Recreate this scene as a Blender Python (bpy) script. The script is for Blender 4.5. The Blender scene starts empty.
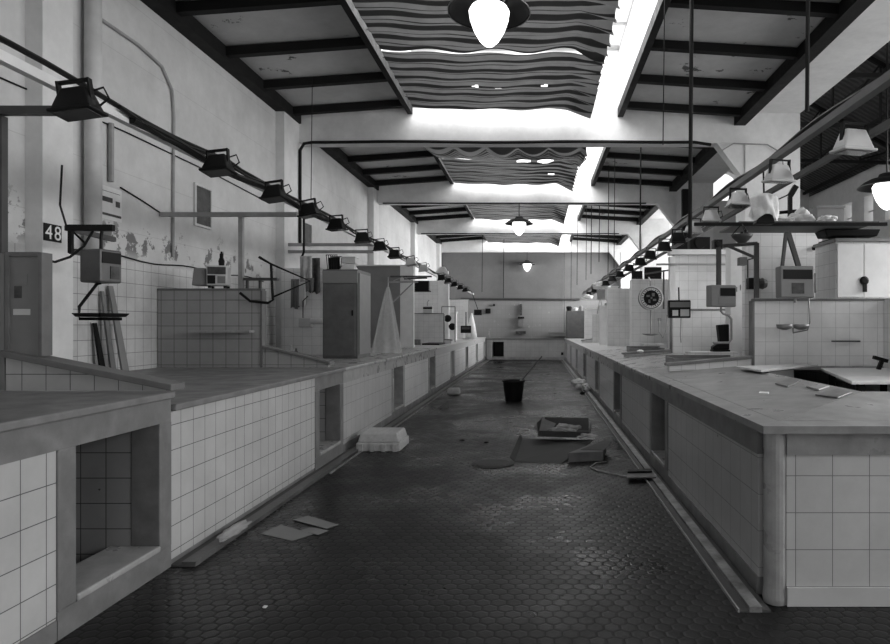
import bpy, bmesh, math, random
from mathutils import Vector, Matrix
random.seed(7)
sc = bpy.context.scene
COL = sc.collection
F_, CX, CY, H = 655.0, 537.0, 326.0, 1.47
R = math.radians
ORD = ['first', 'second', 'third', 'fourth', 'fifth', 'sixth', 'seventh', 'eighth', 'ninth', 'tenth', 'eleventh',
       'twelfth', 'thirteenth', 'fourteenth', 'fifteenth', 'sixteenth']


def P(px, py, Y):
    return Vector(((px - CX) * Y / F_, Y, H + (CY - py) * Y / F_))


def G(px, py, z=0.0):
    Y = F_ * (H - z) / (py - CY)
    return Vector(((px - CX) * Y / F_, Y, z))


# ------------------------------------------------------------------ materials
class NT:
    def __init__(s, name):
        s.m = bpy.data.materials.new(name)
        s.m.use_nodes = True
        s.t = s.m.node_tree
        s.b = s.t.nodes['Principled BSDF']
        s.out = s.t.nodes['Material Output']

    def n(s, typ, **kw):
        x = s.t.nodes.new(typ)
        for k, v in kw.items():
            setattr(x, k, v)
        return x

    def put(s, sock, v):
        if isinstance(v, bpy.types.NodeSocket):
            s.t.links.new(v, sock)
        elif v is not None:
            sock.default_value = v

    def math(s, op, a, b=None, c=None):
        x = s.n('ShaderNodeMath', operation=op)
        s.put(x.inputs[0], a); s.put(x.inputs[1], b); s.put(x.inputs[2], c)
        return x.outputs[0]

    def vec(s, op, a, b=None, c=None):
        x = s.n('ShaderNodeVectorMath', operation=op)
        s.put(x.inputs[0], a); s.put(x.inputs[1], b); s.put(x.inputs[2], c)
        return x.outputs['Value'] if op in ('DOT_PRODUCT', 'LENGTH') else x.outputs[0]

    def comb(s, x, y, z):
        c = s.n('ShaderNodeCombineXYZ')
        s.put(c.inputs[0], x); s.put(c.inputs[1], y); s.put(c.inputs[2], z)
        return c.outputs[0]

    def sep(s, v):
        c = s.n('ShaderNodeSeparateXYZ'); s.put(c.inputs[0], v)
        return c.outputs

    def pos(s):
        return s.n('ShaderNodeNewGeometry').outputs['Position']

    def noise(s, vec, scale, detail=4, rough=.6):
        x = s.n('ShaderNodeTexNoise')
        s.put(x.inputs['Vector'], vec)
        x.inputs['Scale'].default_value = scale
        x.inputs['Detail'].default_value = detail
        x.inputs['Roughness'].default_value = rough
        return x.outputs['Fac']

    def rng(s, v, a, b, c, d):
        x = s.n('ShaderNodeMapRange'); x.clamp = True
        s.put(x.inputs[0], v)
        for i, q in enumerate((a, b, c, d)):
            s.put(x.inputs[i + 1], q)
        return x.outputs[0]

    def mix(s, f, a, b):
        return s.math('ADD', s.math('MULTIPLY', a, s.math('SUBTRACT', 1.0, f)), s.math('MULTIPLY', b, f))

    def grey(s, v):
        s.put(s.b.inputs['Base Color'], s.comb(v, v, v))

    def rough(s, v):
        s.put(s.b.inputs['Roughness'], v)

    def bump(s, h, strength=.3, dist=.01):
        x = s.n('ShaderNodeBump')
        x.inputs['Strength'].default_value = strength
        x.inputs['Distance'].default_value = dist
        s.put(x.inputs['Height'], h)
        s.put(s.b.inputs['Normal'], x.outputs[0])


def plain(name, v, rough=.6, metal=0.0, spread=.25, scale=6.0, bump=0.0):
    m = NT(name)
    m.b.inputs['Specular IOR Level'].default_value = .15 if v < .03 else .4
    f = m.noise(m.pos(), scale, 5)
    m.grey(m.rng(f, .25, .75, v * (1 - spread), v * (1 + spread)))
    m.rough(m.rng(f, .3, .7, max(.05, rough - .1), min(1, rough + .1)))
    m.b.inputs['Metallic'].default_value = metal
    if bump:
        m.bump(m.noise(m.pos(), scale * 6, 4), bump, .01)
    return m.m


def plaster_nodes(m, p, v):
    a = m.noise(p, .9, 6, .65)
    b = m.noise(p, 7.0, 5, .7)
    c = m.math('MULTIPLY', m.rng(a, .3, .7, .82, 1.08), m.rng(b, .3, .75, .93, 1.05))
    return m.math('MULTIPLY', c, v)


def tile_nodes(m, p, size, v, mortar, joint=.004, off=(0, 0), row=None):
    nrm = m.sep(m.n('ShaderNodeNewGeometry').outputs['True Normal'])
    s3 = m.sep(p)
    fx = m.math('GREATER_THAN', m.math('ABSOLUTE', nrm[0]), .7)
    fz = m.math('GREATER_THAN', m.math('ABSOLUTE', nrm[2]), .7)
    u = m.mix(fx, s3[0], s3[1])
    w = m.mix(fz, s3[2], s3[1])
    br = m.n('ShaderNodeTexBrick')
    br.offset = 0.0
    br.squash = 1.0
    m.put(br.inputs['Vector'], m.comb(m.math('ADD', u, off[0]), m.math('ADD', w, off[1]), 0.0))
    br.inputs['Color1'].default_value = (v, v, v, 1)
    br.inputs['Color2'].default_value = (v * .95, v * .95, v * .95, 1)
    br.inputs['Mortar'].default_value = (mortar,) * 3 + (1,)
    br.inputs['Scale'].default_value = 1
    br.inputs['Mortar Size'].default_value = joint
    br.inputs['Mortar Smooth'].default_value = .2
    br.inputs['Brick Width'].default_value = size
    br.inputs['Row Height'].default_value = row or size
    col = m.sep(br.outputs['Color'])[0]
    return col, br.outputs['Fac']


def tile(name, size, v=.62, mortar=.10, joint=.004, off=(0, 0), chips=True, row=None):
    m = NT(name)
    p = m.pos()
    col, fac = tile_nodes(m, p, size, v, mortar, joint, off, row)
    d = m.rng(m.noise(p, 1.3, 6, .7), .3, .7, .80, 1.06)
    col = m.math('MULTIPLY', col, d)
    if chips:
        ch = m.rng(m.noise(p, 9.0, 3, .6), .745, .76, 0, 1)
        col = m.mix(ch, col, .05)
    m.grey(col)
    m.rough(m.mix(fac, .28, .85))
    m.bump(m.math('SUBTRACT', 1.0, fac), .4, .003)
    return m.m


def marble(name, v=.34, rough=.38):
    m = NT(name)
    p = m.pos()
    w = m.n('ShaderNodeTexWave'); w.wave_type = 'BANDS'; w.bands_direction = 'DIAGONAL'
    m.put(w.inputs['Vector'], p)
    w.inputs['Scale'].default_value = 1.6
    w.inputs['Distortion'].default_value = 9
    w.inputs['Detail'].default_value = 5
    w.inputs['Detail Scale'].default_value = 2.2
    a = m.rng(w.outputs['Fac'], 0, 1, .90, 1.06)
    b = m.rng(m.noise(p, 9, 8, .75), .3, .7, .82, 1.12)
    m.grey(m.math('MULTIPLY', m.math('MULTIPLY', a, b), v))
    m.rough(m.rng(m.noise(p, 4, 4), .3, .7, rough - .1, rough + .14))
    m.bump(m.noise(p, 30, 4), .08, .004)
    return m.m


def mat_left_wall():
    m = NT('painted_wall_with_tiled_dado')
    p = m.pos()
    s3 = m.sep(p)
    up = plaster_nodes(m, p, .62)
    fl = m.rng(m.noise(p, 2.6, 7, .7), .57, .585, 0, 1)
    band = m.math('MULTIPLY', m.rng(s3[2], 2.15, 2.3, 0, 1), m.rng(s3[2], 2.45, 2.75, 1, 0))
    fl = m.math('MULTIPLY', fl, band)
    up = m.mix(fl, up, .17)
    # fine horizontal block joints under the paint
    jo = m.math('LESS_THAN', m.math('FRACT', m.math('MULTIPLY', s3[2], 1 / .62)), .012)
    up = m.math('MULTIPLY', up, m.math('SUBTRACT', 1.0, m.math('MULTIPLY', jo, .18)))
    lo, fac = tile_nodes(m, p, .15, .62, .16, .003, (.03, .02))
    lo = m.math('MULTIPLY', lo, m.rng(m.noise(p, 1.6, 6, .7), .3, .7, .7, 1.06))
    f = m.math('LESS_THAN', s3[2], 2.17)
    m.grey(m.mix(f, up, lo))
    m.rough(m.mix(f, .8, .3))
    m.bump(m.noise(p, 40, 3), .06, .004)
    return m.m


def mat_back_wall():
    m = NT('grey_end_wall_with_tiled_dado')
    p = m.pos()
    s3 = m.sep(p)
    up = plaster_nodes(m, p, .17)
    lo, fac = tile_nodes(m, p, .2, .27, .21, .004)
    sp = m.rng(m.noise(p, 3, 6, .7), .60, .66, 0, 1)
    lo = m.mix(sp, lo, .36)
    f = m.math('LESS_THAN', s3[2], 2.62)
    m.grey(m.mix(f, up, lo))
    m.rough(.7)
    return m.m


def mat_plaster(name='white_painted_plaster', v=.72, flake=0.0):
    m = NT(name)
    p = m.pos()
    c = plaster_nodes(m, p, v)
    if flake:
        fl = m.rng(m.noise(p, 1.5, 8, .72), flake, flake + .012, 0, 1)
        c = m.mix(fl, c, .10)
    m.grey(c)
    m.rough(.85)
    m.bump(m.noise(p, 30, 4), .08, .004)
    return m.m


def mat_floor():
    m = NT('wet_hexagonal_paving')
    p3 = m.pos()
    s3 = m.sep(p3)
    wob = m.math('MULTIPLY', m.math('SUBTRACT', m.noise(p3, 5, 2), .5), .14)
    p = m.comb(m.math('ADD', m.math('MULTIPLY', s3[0], 1 / .082), wob), m.math('MULTIPLY', s3[1], 1 / .082), 0.0)
    hh = (.5, .8660254, .5)
    mh = (-.5, -.8660254, -.5)
    a = m.vec('WRAP', p, hh, mh)
    b = m.vec('WRAP', m.vec('ADD', p, (.5, .8660254, 0)), hh, mh)
    la = m.vec('DOT_PRODUCT', a, a)
    lb = m.vec('DOT_PRODUCT', b, b)
    f = m.math('LESS_THAN', lb, la)
    sa, sb = m.sep(a), m.sep(b)
    gx, gy = m.mix(f, sa[0], sb[0]), m.mix(f, sa[1], sb[1])
    qx, qy = m.math('ABSOLUTE', gx), m.math('ABSOLUTE', gy)
    hd = m.math('MAXIMUM', qx, m.math('ADD', m.math('MULTIPLY', qx, .5), m.math('MULTIPLY', qy, .8660254)))
    edge = m.math('SUBTRACT', .5, hd)
    stone = m.rng(edge, .01, .06, .25, 1)
    sp = m.sep(p)
    wn = m.n('ShaderNodeTexWhiteNoise'); wn.noise_dimensions = '2D'
    m.put(wn.inputs['Vector'], m.comb(m.math('ROUND', m.math('MULTIPLY', m.math('SUBTRACT', sp[0], gx), 2)),
                                      m.math('ROUND', m.math('MULTIPLY', m.math('SUBTRACT', sp[1], gy), 1.1547005)), 0.0))
    wet = m.noise(p3, .7, 5, .6)
    v = m.math('MULTIPLY', m.rng(wn.outputs['Value'], 0, 1, .006, .012), m.rng(wet, .3, .7, 1.3, .7))
    m.grey(m.mix(stone, .007, v))
    r = m.rng(wet, .42, .60, .42, .17)
    r = m.math('ADD', r, m.math('MULTIPLY', wn.outputs['Value'], .10))
    m.rough(m.mix(stone, .7, r))
    m.b.inputs['Specular IOR Level'].default_value = .25
    hgt = m.math('ADD', m.math('MULTIPLY', m.rng(edge, 0, .16, 0, 1), 1.0),
                 m.math('MULTIPLY', m.noise(p3, 22, 6, .7), .9))
    hgt = m.math('ADD', hgt, m.math('MULTIPLY', wn.outputs['Value'], .25))
    m.bump(hgt, .22, .008)
    return m.m


def mat_canvas():
    m = NT('striped_canvas')
    uv = m.n('ShaderNodeUVMap').outputs[0]
    s3 = m.sep(uv)
    fr = m.math('FRACT', m.math('MULTIPLY', s3[1], 1 / .33))
    d1 = m.math('LESS_THAN', fr, .33)
    d2 = m.math('MULTIPLY', m.math('GREATER_THAN', fr, .60), m.math('LESS_THAN', fr, .68))
    d = m.math('MAXIMUM', d1, d2)
    nz = m.rng(m.noise(m.pos(), 4, 5), .3, .7, .85, 1.15)
    v = m.math('MULTIPLY', m.mix(d, .14, .016), nz)
    m.grey(v)
    m.rough(.95)
    tr = m.n('ShaderNodeBsdfTranslucent')
    m.put(tr.inputs[0], m.comb(v, v, v))
    mx = m.n('ShaderNodeMixShader')
    mx.inputs[0].default_value = .16
    m.t.links.new(m.b.outputs[0], mx.inputs[1])
    m.t.links.new(tr.outputs[0], mx.inputs[2])
    m.t.links.new(mx.outputs[0], m.out.inputs[0])
    return m.m


def mat_film(name, v=.7, alpha=.55):
    m = NT(name)
    f = m.noise(m.pos(), 14, 5, .7)
    m.grey(m.rng(f, .3, .7, v * .8, v * 1.1))
    m.rough(.35)
    m.b.inputs['Alpha'].default_value = alpha
    m.bump(f, .6, .02)
    tr = m.n('ShaderNodeBsdfTranslucent')
    tr.inputs[0].default_value = (v, v, v, 1)
    mx = m.n('ShaderNodeMixShader'); mx.inputs[0].default_value = .3
    m.t.links.new(m.b.outputs[0], mx.inputs[1]); m.t.links.new(tr.outputs[0], mx.inputs[2])
    tp = m.n('ShaderNodeBsdfTransparent')
    m2 = m.n('ShaderNodeMixShader'); m2.inputs[0].default_value = alpha
    m.b.inputs['Alpha'].default_value = 1
    m.t.links.new(tp.outputs[0], m2.inputs[1]); m.t.links.new(mx.outputs[0], m2.inputs[2])
    m.t.links.new(m2.outputs[0], m.out.inputs[0])
    return m.m


def mat_emit(name, s):
    m = NT(name)
    m.grey(.8)
    m.b.inputs['Emission Color'].default_value = (1, 1, 1, 1)
    m.b.inputs['Emission Strength'].default_value = s
    m.rough(.3)
    return m.m


def mat_corrugated():
    m = NT('dark_corrugated_roofing')
    p = m.pos()
    s3 = m.sep(p)
    w = m.math('SINE', m.math('MULTIPLY', s3[1], 40))
    m.grey(m.math('MULTIPLY', m.rng(w, -1, 1, .05, .09), m.rng(m.noise(p, 2, 5), .3, .7, .7, 1.2)))
    m.rough(.8)
    m.bump(w, .8, .02)
    return m.m


def mat_glass():
    m = NT('lamp_glass')
    m.grey(.10)
    m.rough(.15)
    return m.m


M = dict(
    wall=mat_left_wall(), back=mat_back_wall(), plaster=mat_plaster(), ceil=mat_plaster('flaking_ceiling_paint', .55, .615),
    lantern=mat_plaster('lantern_plaster', .7), tile=tile('glazed_tile_small', .149, .49, .10, .0026, (.052, .068), True, .155),
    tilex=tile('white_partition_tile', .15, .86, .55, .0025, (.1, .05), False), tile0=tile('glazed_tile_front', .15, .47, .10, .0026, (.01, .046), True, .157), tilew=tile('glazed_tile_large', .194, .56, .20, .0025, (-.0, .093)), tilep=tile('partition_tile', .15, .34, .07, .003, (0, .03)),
    tilel=tile('panel_tile', .2, .46, .30, .003, (.1, .05)),
    tileb=tile('pale_stall_tile', .15, .74, .46, .0025, (.1, .05), False), marble=marble('grey_marble', .175), marble2=marble('pale_marble', .34, .3), marble4=marble('end_marble', .25, .35), card2=plain('pale_cardboard', .15, .8, 0, .3, 9), marble3=plain('worn_pale_marble', .52, .35, 0, .12, 3), tilef=tile('far_panel_tile', .2, .72, .5, .003, (.1, .05), False),
    wood=plain('worn_wood', .15, .6), kerb=plain('cement_kerb', .20, .55, 0, .85, 7, .3), steel=plain('dark_steel', .012, .65),
    black=plain('black_plastic', .010, .45), iron=plain('painted_iron', .06, .5), grey=plain('grey_enamel', .22, .4, 0, .1),
    midgrey=plain('grey_sheet_metal', .12, .45, .2), light=plain('pale_enamel', .55, .4, 0, .1), white=plain('white_enamel', .75, .4, 0, .08),
    pipe=plain('painted_pipe', .58, .5, 0, .12), conduit=plain('grey_conduit', .30, .5), card=plain('brown_cardboard', .075, .85, 0, .25, 5),
    paper=plain('grey_paper', .20, .85, 0, .1), wpaper=plain('white_paper', .7, .85, 0, .1), foam=plain('polystyrene', .46, .75, 0, .2, 20, .3),
    cable=plain('black_cable', .012, .5), floor=mat_floor(), canvas=mat_canvas(), film=mat_film('clear_plastic_film', .8, .34),
    bag=mat_film('white_plastic_bag', .78, .92), glow=mat_emit('lit_opal_glass', 1.6), corr=mat_corrugated(), glass=mat_glass(),
    rubber=plain('black_rubber', .006, .5), chrome=plain('worn_chrome', .25, .4, .6, .1), aisle=plain('dark_cement', .06, .7, 0, .4, 3),
    print=plain('dark_print', .06, .6, 0, .8, 12), kerb2=plain('wet_dark_kerb', .075, .45, 0, .85, 5, .3), dim=plain('dim_grey_board', .20, .6, 0, .12, 4), hall=mat_plaster('hall_plaster', .62))


# ------------------------------------------------------------------ mesh helpers
class MB:
    def __init__(s):
        s.v, s.f = [], []

    def add(s, vs, fs):
        o = len(s.v)
        s.v += [Vector(v) for v in vs]
        s.f += [[i + o for i in f] for f in fs]
        return s

    def box(s, x0, x1, y0, y1, z0, z1):
        return s.add([(x0, y0, z0), (x1, y0, z0), (x1, y1, z0), (x0, y1, z0), (x0, y0, z1), (x1, y0, z1), (x1, y1, z1), (x0, y1, z1)],
                     [(3, 2, 1, 0), (4, 5, 6, 7), (0, 1, 5, 4), (1, 2, 6, 5), (2, 3, 7, 6), (3, 0, 4, 7)])

    def obox(s, c, size, rz=0, rx=0, ry=0):
        m = Matrix.Rotation(rz, 3, 'Z') @ Matrix.Rotation(ry, 3, 'Y') @ Matrix.Rotation(rx, 3, 'X')
        a, b, d = size[0] / 2, size[1] / 2, size[2] / 2
        q = [(-a, -b, -d), (a, -b, -d), (a, b, -d), (-a, b, -d), (-a, -b, d), (a, -b, d), (a, b, d), (-a, b, d)]
        return s.add([m @ Vector(v) + Vector(c) for v in q],
                     [(3, 2, 1, 0), (4, 5, 6, 7), (0, 1, 5, 4), (1, 2, 6, 5), (2, 3, 7, 6), (3, 0, 4, 7)])

    def frus(s, c, bx, by, tx, ty, h, off=(0, 0)):
        x, y, z = c
        vs = []
        for hx, hy, zz, ox, oy in ((bx / 2, by / 2, z, 0, 0), (tx / 2, ty / 2, z + h, off[0], off[1])):
            vs += [(x - hx + ox, y - hy + oy, zz), (x + hx + ox, y - hy + oy, zz), (x + hx + ox, y + hy + oy, zz), (x - hx + ox, y + hy + oy, zz)]
        return s.add(vs, [(3, 2, 1, 0), (4, 5, 6, 7), (0, 1, 5, 4), (1, 2, 6, 5), (2, 3, 7, 6), (3, 0, 4, 7)])

    def bar(s, a, b, w, h):
        a, b = Vector(a), Vector(b)
        d = (b - a).normalized()
        up = Vector((0, 0, 1)) if abs(d.z) < .95 else Vector((0, 1, 0))
        x = d.cross(up).normalized() * w / 2
        y = x.cross(d).normalized() * h / 2
        vs = [p + i * x + j * y for p in (a, b) for i, j in ((-1, -1), (1, -1), (1, 1), (-1, 1))]
        return s.add(vs, [(0, 1, 2, 3), (7, 6, 5, 4), (0, 4, 5, 1), (1, 5, 6, 2), (2, 6, 7, 3), (3, 7, 4, 0)])

    def tube(s, pts, r, n=8):
        pts = [Vector(p) for p in pts]
        rings = []
        prev = None
        for i, p in enumerate(pts):
            d = (pts[min(i + 1, len(pts) - 1)] - pts[max(i - 1, 0)]).normalized()
            if prev is None:
                u = d.cross(Vector((0, 0, 1)) if abs(d.z) < .9 else Vector((1, 0, 0))).normalized()
            else:
                u = (prev - d * prev.dot(d)).normalized()
            prev = u
            w = d.cross(u)
            rings.append([p + (u * math.cos(2 * math.pi * k / n) + w * math.sin(2 * math.pi * k / n)) * r for k in range(n)])
        vs = [v for q in rings for v in q]
        fs = []
        for i in range(len(pts) - 1):
            for k in range(n):
                fs.append((i * n + k, i * n + (k + 1) % n, (i + 1) * n + (k + 1) % n, (i + 1) * n + k))
        fs.append(tuple(range(n - 1, -1, -1)))
        fs.append(tuple((len(pts) - 1) * n + k for k in range(n)))
        return s.add(vs, fs)

    def lathe(s, prof, c, n=24, axis='Z', cap=True):
        vs, fs = [], []
        for r, z in prof:
            for k in range(n):
                a = 2 * math.pi * k / n
                q = (r * math.cos(a), r * math.sin(a), z)
                if axis == 'Y':
                    q = (q[0], q[2], q[1])
                elif axis == 'X':
                    q = (q[2], q[0], q[1])
                vs.append(Vector(q) + Vector(c))
        for i in range(len(prof) - 1):
            for k in range(n):
                fs.append((i * n + k, i * n + (k + 1) % n, (i + 1) * n + (k + 1) % n, (i + 1) * n + k))
        if cap:
            fs.append(tuple(range(n - 1, -1, -1)))
            fs.append(tuple((len(prof) - 1) * n + k for k in range(n)))
        return s.add(vs, fs)

    def prism(s, poly, axis, a, b):
        """poly: list of 2-tuples in the plane across the axis."""
        def mk(q, t):
            return (t, q[0], q[1]) if axis == 'X' else ((q[0], t, q[1]) if axis == 'Y' else (q[0], q[1], t))
        n = len(poly)
        vs = [mk(q, a) for q in poly] + [mk(q, b) for q in poly]
        fs = [tuple(range(n)), tuple(range(2 * n - 1, n - 1, -1))]
        fs += [(i, (i + 1) % n, n + (i + 1) % n, n + i) for i in range(n)]
        return s.add(vs, fs)

    def slab3(s, pts, th):
        """thick sheet over a polygon of 3-D points."""
        pts = [Vector(p) for p in pts]
        nrm = (pts[1] - pts[0]).cross(pts[2] - pts[0]).normalized()
        if nrm.z < 0:
            pts.reverse(); nrm = -nrm
        n = len(pts)
        vs = pts + [p - nrm * th for p in pts]
        fs = [tuple(range(n)), tuple(range(2 * n - 1, n - 1, -1))] + [(i, n + i, n + (i + 1) % n, (i + 1) % n) for i in range(n)]
        return s.add(vs, fs)

    def grid(s, fn, nu, nv, th=0.0):
        vs = [Vector(fn(i / nu, j / nv)) for j in range(nv + 1) for i in range(nu + 1)]
        w = nu + 1
        fs = [(j * w + i, j * w + i + 1, (j + 1) * w + i + 1, (j + 1) * w + i) for j in range(nv) for i in range(nu)]
        return s.add(vs, fs)

    def build(s, name, mat, parent=None, local=False, bevel=0.0, smooth=False, solid=0.0):
        me = bpy.data.meshes.new(name)
        if parent is not None and not local:
            o = Vector(parent.location)
        elif parent is not None:
            o = Vector((0, 0, 0))
        else:
            xs = [v.x for v in s.v]; ys = [v.y for v in s.v]; zs = [v.z for v in s.v]
            o = Vector(((min(xs) + max(xs)) / 2, (min(ys) + max(ys)) / 2, min(zs)))
        me.from_pydata([v - o for v in s.v], [], s.f)
        bm = bmesh.new(); bm.from_mesh(me)
        bmesh.ops.recalc_face_normals(bm, faces=bm.faces)
        if bevel:
            bmesh.ops.remove_doubles(bm, verts=bm.verts, dist=1e-6)
            ed = [e for e in bm.edges if len(e.link_faces) == 2 and e.calc_face_angle(0) > .5]
            bmesh.ops.bevel(bm, geom=ed, offset=bevel, segments=2, affect='EDGES', profile=.5)
        bm.to_mesh(me); bm.free()
        me.update()
        if smooth:
            for p in me.polygons:
                p.use_smooth = True
        me.materials.append(M[mat])
        ob = bpy.data.objects.new(name, me)
        COL.objects.link(ob)
        if parent is not None:
            ob.parent = parent
        else:
            ob.location = o
        if solid:
            md = ob.modifiers.new('t', 'SOLIDIFY'); md.thickness = solid
        return ob


def tag(o, label, cat, group=None, kind=None):
    o['label'] = label
    o['category'] = cat
    if group:
        o['group'] = group
    if kind:
        o['kind'] = kind
    return o


def thing(name, label, cat, loc, group=None, rz=0):
    o = bpy.data.objects.new(name, None)
    COL.objects.link(o)
    o.location = loc
    o.rotation_euler = (0, 0, rz)
    o.empty_display_size = .1
    return tag(o, label, cat, group)


def struct(o, label=None):
    o['kind'] = 'structure'
    o['category'] = 'building'
    o['label'] = label or 'part of the market hall building'
    return o


def copy_tree(o, parent=None):
    c = o.copy()
    COL.objects.link(c)
    c.parent = parent
    for ch in list(o.children):
        copy_tree(ch, c)
    return c


def one(mb, name, mat, label, cat, group=None, **kw):
    return tag(mb.build(name, mat, **kw), label, cat, group)


# ------------------------------------------------------------------ setting
XL, XR = -2.24, 1.21
WL, WR, YB_ = -4.4, 3.72, 29.3
TIE = [-5.85, 0.0, 5.85, 11.7, 17.45, 23.2, 29.0]
ZT = 4.74
ZC = 5.27

struct(MB().box(WL - .3, 8.6, -6.2, YB_ + .3, -.12, 0).build('floor', 'floor'), 'dark wet floor of hexagonal pavers')
struct(MB().box(WL - .3, WL, -6.2, YB_ + .3, 0, 6.6).build('wall_left', 'wall'), 'white left wall with tiled lower half')
struct(MB().box(WL, 4.7, YB_, YB_ + .3, 0, 6.6).build('wall_back', 'back'), 'grey end wall closing the hall')
wf = MB()
wf.box(WL, -3.2, -6.2, -5.9, 0, 6.6).box(2.6, 8.6, -6.2, -5.9, 0, 6.6).box(-3.2, 2.6, -6.2, -5.9, 3.4, 6.6)
struct(wf.build('wall_front', 'plaster'), 'entrance wall behind the viewer')

# pilasters on the left wall, piers on the right
pl = MB()
for t in TIE[1:]:
    pl.box(WL, WL + .15, t - (.22 if 5 < t < 6 else .68 if 11 < t < 12 else .4), t + .15, 0, ZC + .2)
struct(pl.build('trim_1', 'plaster'), 'shallow wall pilasters on the left')
for k, t in enumerate(TIE[1:]):
    m_ = MB().box(WR, 4.70, t, t + .55, 0, ZC)
    struct(m_.build('pillar_right', 'plaster'), 'white masonry pier on the right')
# tie beams with haunches
for k, t in enumerate(TIE):
    b = MB().box(WL, WR, t, t + .28, ZT, ZC + .25)
    if t > -5:
        b.prism([(WR - .001, ZT + .002), (WR - .5, ZT + .002), (WR - .001, ZT - .66)], 'Y', t + .02, t + .26)
    struct(b.build('tie_beam', 'plaster'), 'white concrete beam across the hall')
# longitudinal beam above the piers
struct(MB().box(WR, 4.70, -6, YB_, ZC, 6.6).build('beam_right', 'plaster'), 'white beam above the right piers')

LXI, RXI = -2.25, 1.47
for k in range(len(TIE) - 1):
    y0, y1 = TIE[k] + .28, TIE[k + 1]
    y1c = y1 + (.28 if k == len(TIE) - 2 else 0)
    c = MB()
    c.prism([(WL, 5.26), (LXI, 5.40), (LXI, 5.46), (WL, 5.32)], 'Y', y0, y1c)
    c.prism([(RXI, 5.36), (WR, 5.24), (WR, 5.32), (RXI, 5.44)], 'Y', y0, y1c)
    struct(c.build('ceiling', 'ceil'), 'white sloping ceiling panels with flaking paint')
    lw = MB()
    lw.box(LXI - .06, LXI - .005, y0, y1c, 5.40, 6.5).box(RXI + .005, RXI + .06, y0, y1c, 5.40, 6.5)
    lw.box(LXI, RXI, y0 - .26, y0 - .2, ZC + .25, 6.5)
    struct(lw.build('ceiling_lantern', 'lantern'), 'white upstand walls of the skylight')
    s = MB()
    s.box(WL + .001, WL + .19, y0, y1, 5.08, 5.262)
    s.box(LXI - .06, LXI + .03, y0, y1, 5.25, 5.398)
    s.box(RXI - .03, RXI + .07, y0, y1, 5.20, 5.355)
    s.box(WR - .2, WR - .001, y0, y1, 5.05, 5.238)
    n = 5
    for j in range(n):
        yy = y1 - .40 - j * 1.22
        if yy < y0 + .05:
            break
        s.prism([(WL + .18, 5.13), (LXI - .06, 5.27), (LXI - .06, 5.385), (WL + .18, 5.255)], 'Y', yy, yy + .11)
        s.prism([(RXI + .07, 5.24), (WR - .19, 5.11), (WR - .19, 5.235), (RXI + .07, 5.352)], 'Y', yy, yy + .11)
    struct(s.build('beam_grid', 'steel'), 'black ceiling battens and edge beams')
    # glazed top of the skylight
    g = MB()
    for j in range(7):
        yy = y0 + (y1 - y0) * j / 6
        g.box(LXI, RXI, yy - .02, yy + .02, 6.42, 6.46)
    struct(g.build('window_skylight', 'light'), 'glazing bars of the skylight')

# side aisle beyond the right piers
struct(MB().box(8.3, 8.6, -6, 12.6, 0, 2.2).box(8.3, 8.6, -6, 12.6, 5.0, 5.4).box(8.3, 8.6, 12.6, 20.3, 0, 3.98).box(8.3, 8.6, 12.6, 20.3, 4.75, 5.4)  # unseen long opening near the front, added to let in fill light
       .box(8.3, 8.6, 12.6, 15.2, 3.98, 4.75).box(8.3, 8.6, 15.62, 16.15, 3.98, 4.75).box(8.3, 8.6, 16.62, 17.25, 3.98, 4.75)
       .box(8.3, 8.6, 17.75, 20.3, 3.98, 4.75).build('wall_right', 'hall'), 'white outer wall of the side aisle with tall windows')
wn = MB()
for a, b_ in ((15.2, 15.62), (16.15, 16.62), (17.25, 17.75)):
    wn.box(8.42, 8.45, (a + b_) / 2 - .02, (a + b_) / 2 + .02, 3.98, 4.75).box(8.42, 8.45, a, b_, 4.35, 4.38)
struct(wn.build('window_1', 'light'), 'glazing bars of the tall side windows')
# end wall of the aisle with an arched window
ew = MB()
A0, A1, AZ0, AZ1 = 5.25, 6.2, 5.3, 5.72
ew.box(4.7, A0, 20, 20.3, 0, 7.4).box(A1, 8.3, 20, 20.3, 0, 7.4).box(A0, A1, 20, 20.3, 0, AZ0)
arc = [(A0 + (A1 - A0) * (1 - math.cos(math.pi * i / 16)) / 2, AZ1 + .47 * math.sin(math.pi * i / 16)) for i in range(17)]
for i in range(16):
    ew.prism([arc[i], arc[i + 1], (arc[i + 1][0], 7.4), (arc[i][0], 7.4)], 'Y', 20, 20.3)
struct(ew.build('wall_aisle', 'hall'), 'end wall of the side aisle with an arched window')
struct(MB().prism([(4.7, 7.5), (8.7, 5.30), (8.7, 5.36), (4.7, 7.56)], 'Y', -6, 20.3).build('roof_aisle', 'corr'), 'dark corrugated roof of the side aisle')
for k, y in enumerate((5.2, 7.6, 10.0, 12.4, 15.0)):
    t = MB()
    a, b_ = Vector((4.74, y, 5.3)), Vector((8.28, y, 5.2))
    top = lambda x: Vector((x, y, 7.42 - (x - 4.7) * .55))
    t.bar(a, b_, .05, .07).bar(top(4.74), top(8.28), .06, .08)
    xs = [4.75, 5.6, 6.5, 7.4, 8.2]
    for i, x in enumerate(xs[:-1]):
        t.bar(Vector((x, y, 5.28)), top(xs[i + 1]), .035, .035)
        t.bar(Vector((xs[i + 1], y, 5.26)), top(xs[i + 1]), .035, .035)
    one(t, 'roof_truss', 'steel', 'thin black steel roof truss in the side aisle, %s from the front' % ORD[k], 'roof truss', 'roof trusses of the side aisle')
pr = MB()
for i in range(5):
    x = 5.1 + i * .75
    pr.bar((x, -5, 7.36 - (x - 4.7) * .55), (x, 19.9, 7.36 - (x - 4.7) * .55), .06, .08)
struct(pr.build('beam_purlins', 'steel'), 'dark purlins under the corrugated roof')

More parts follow.
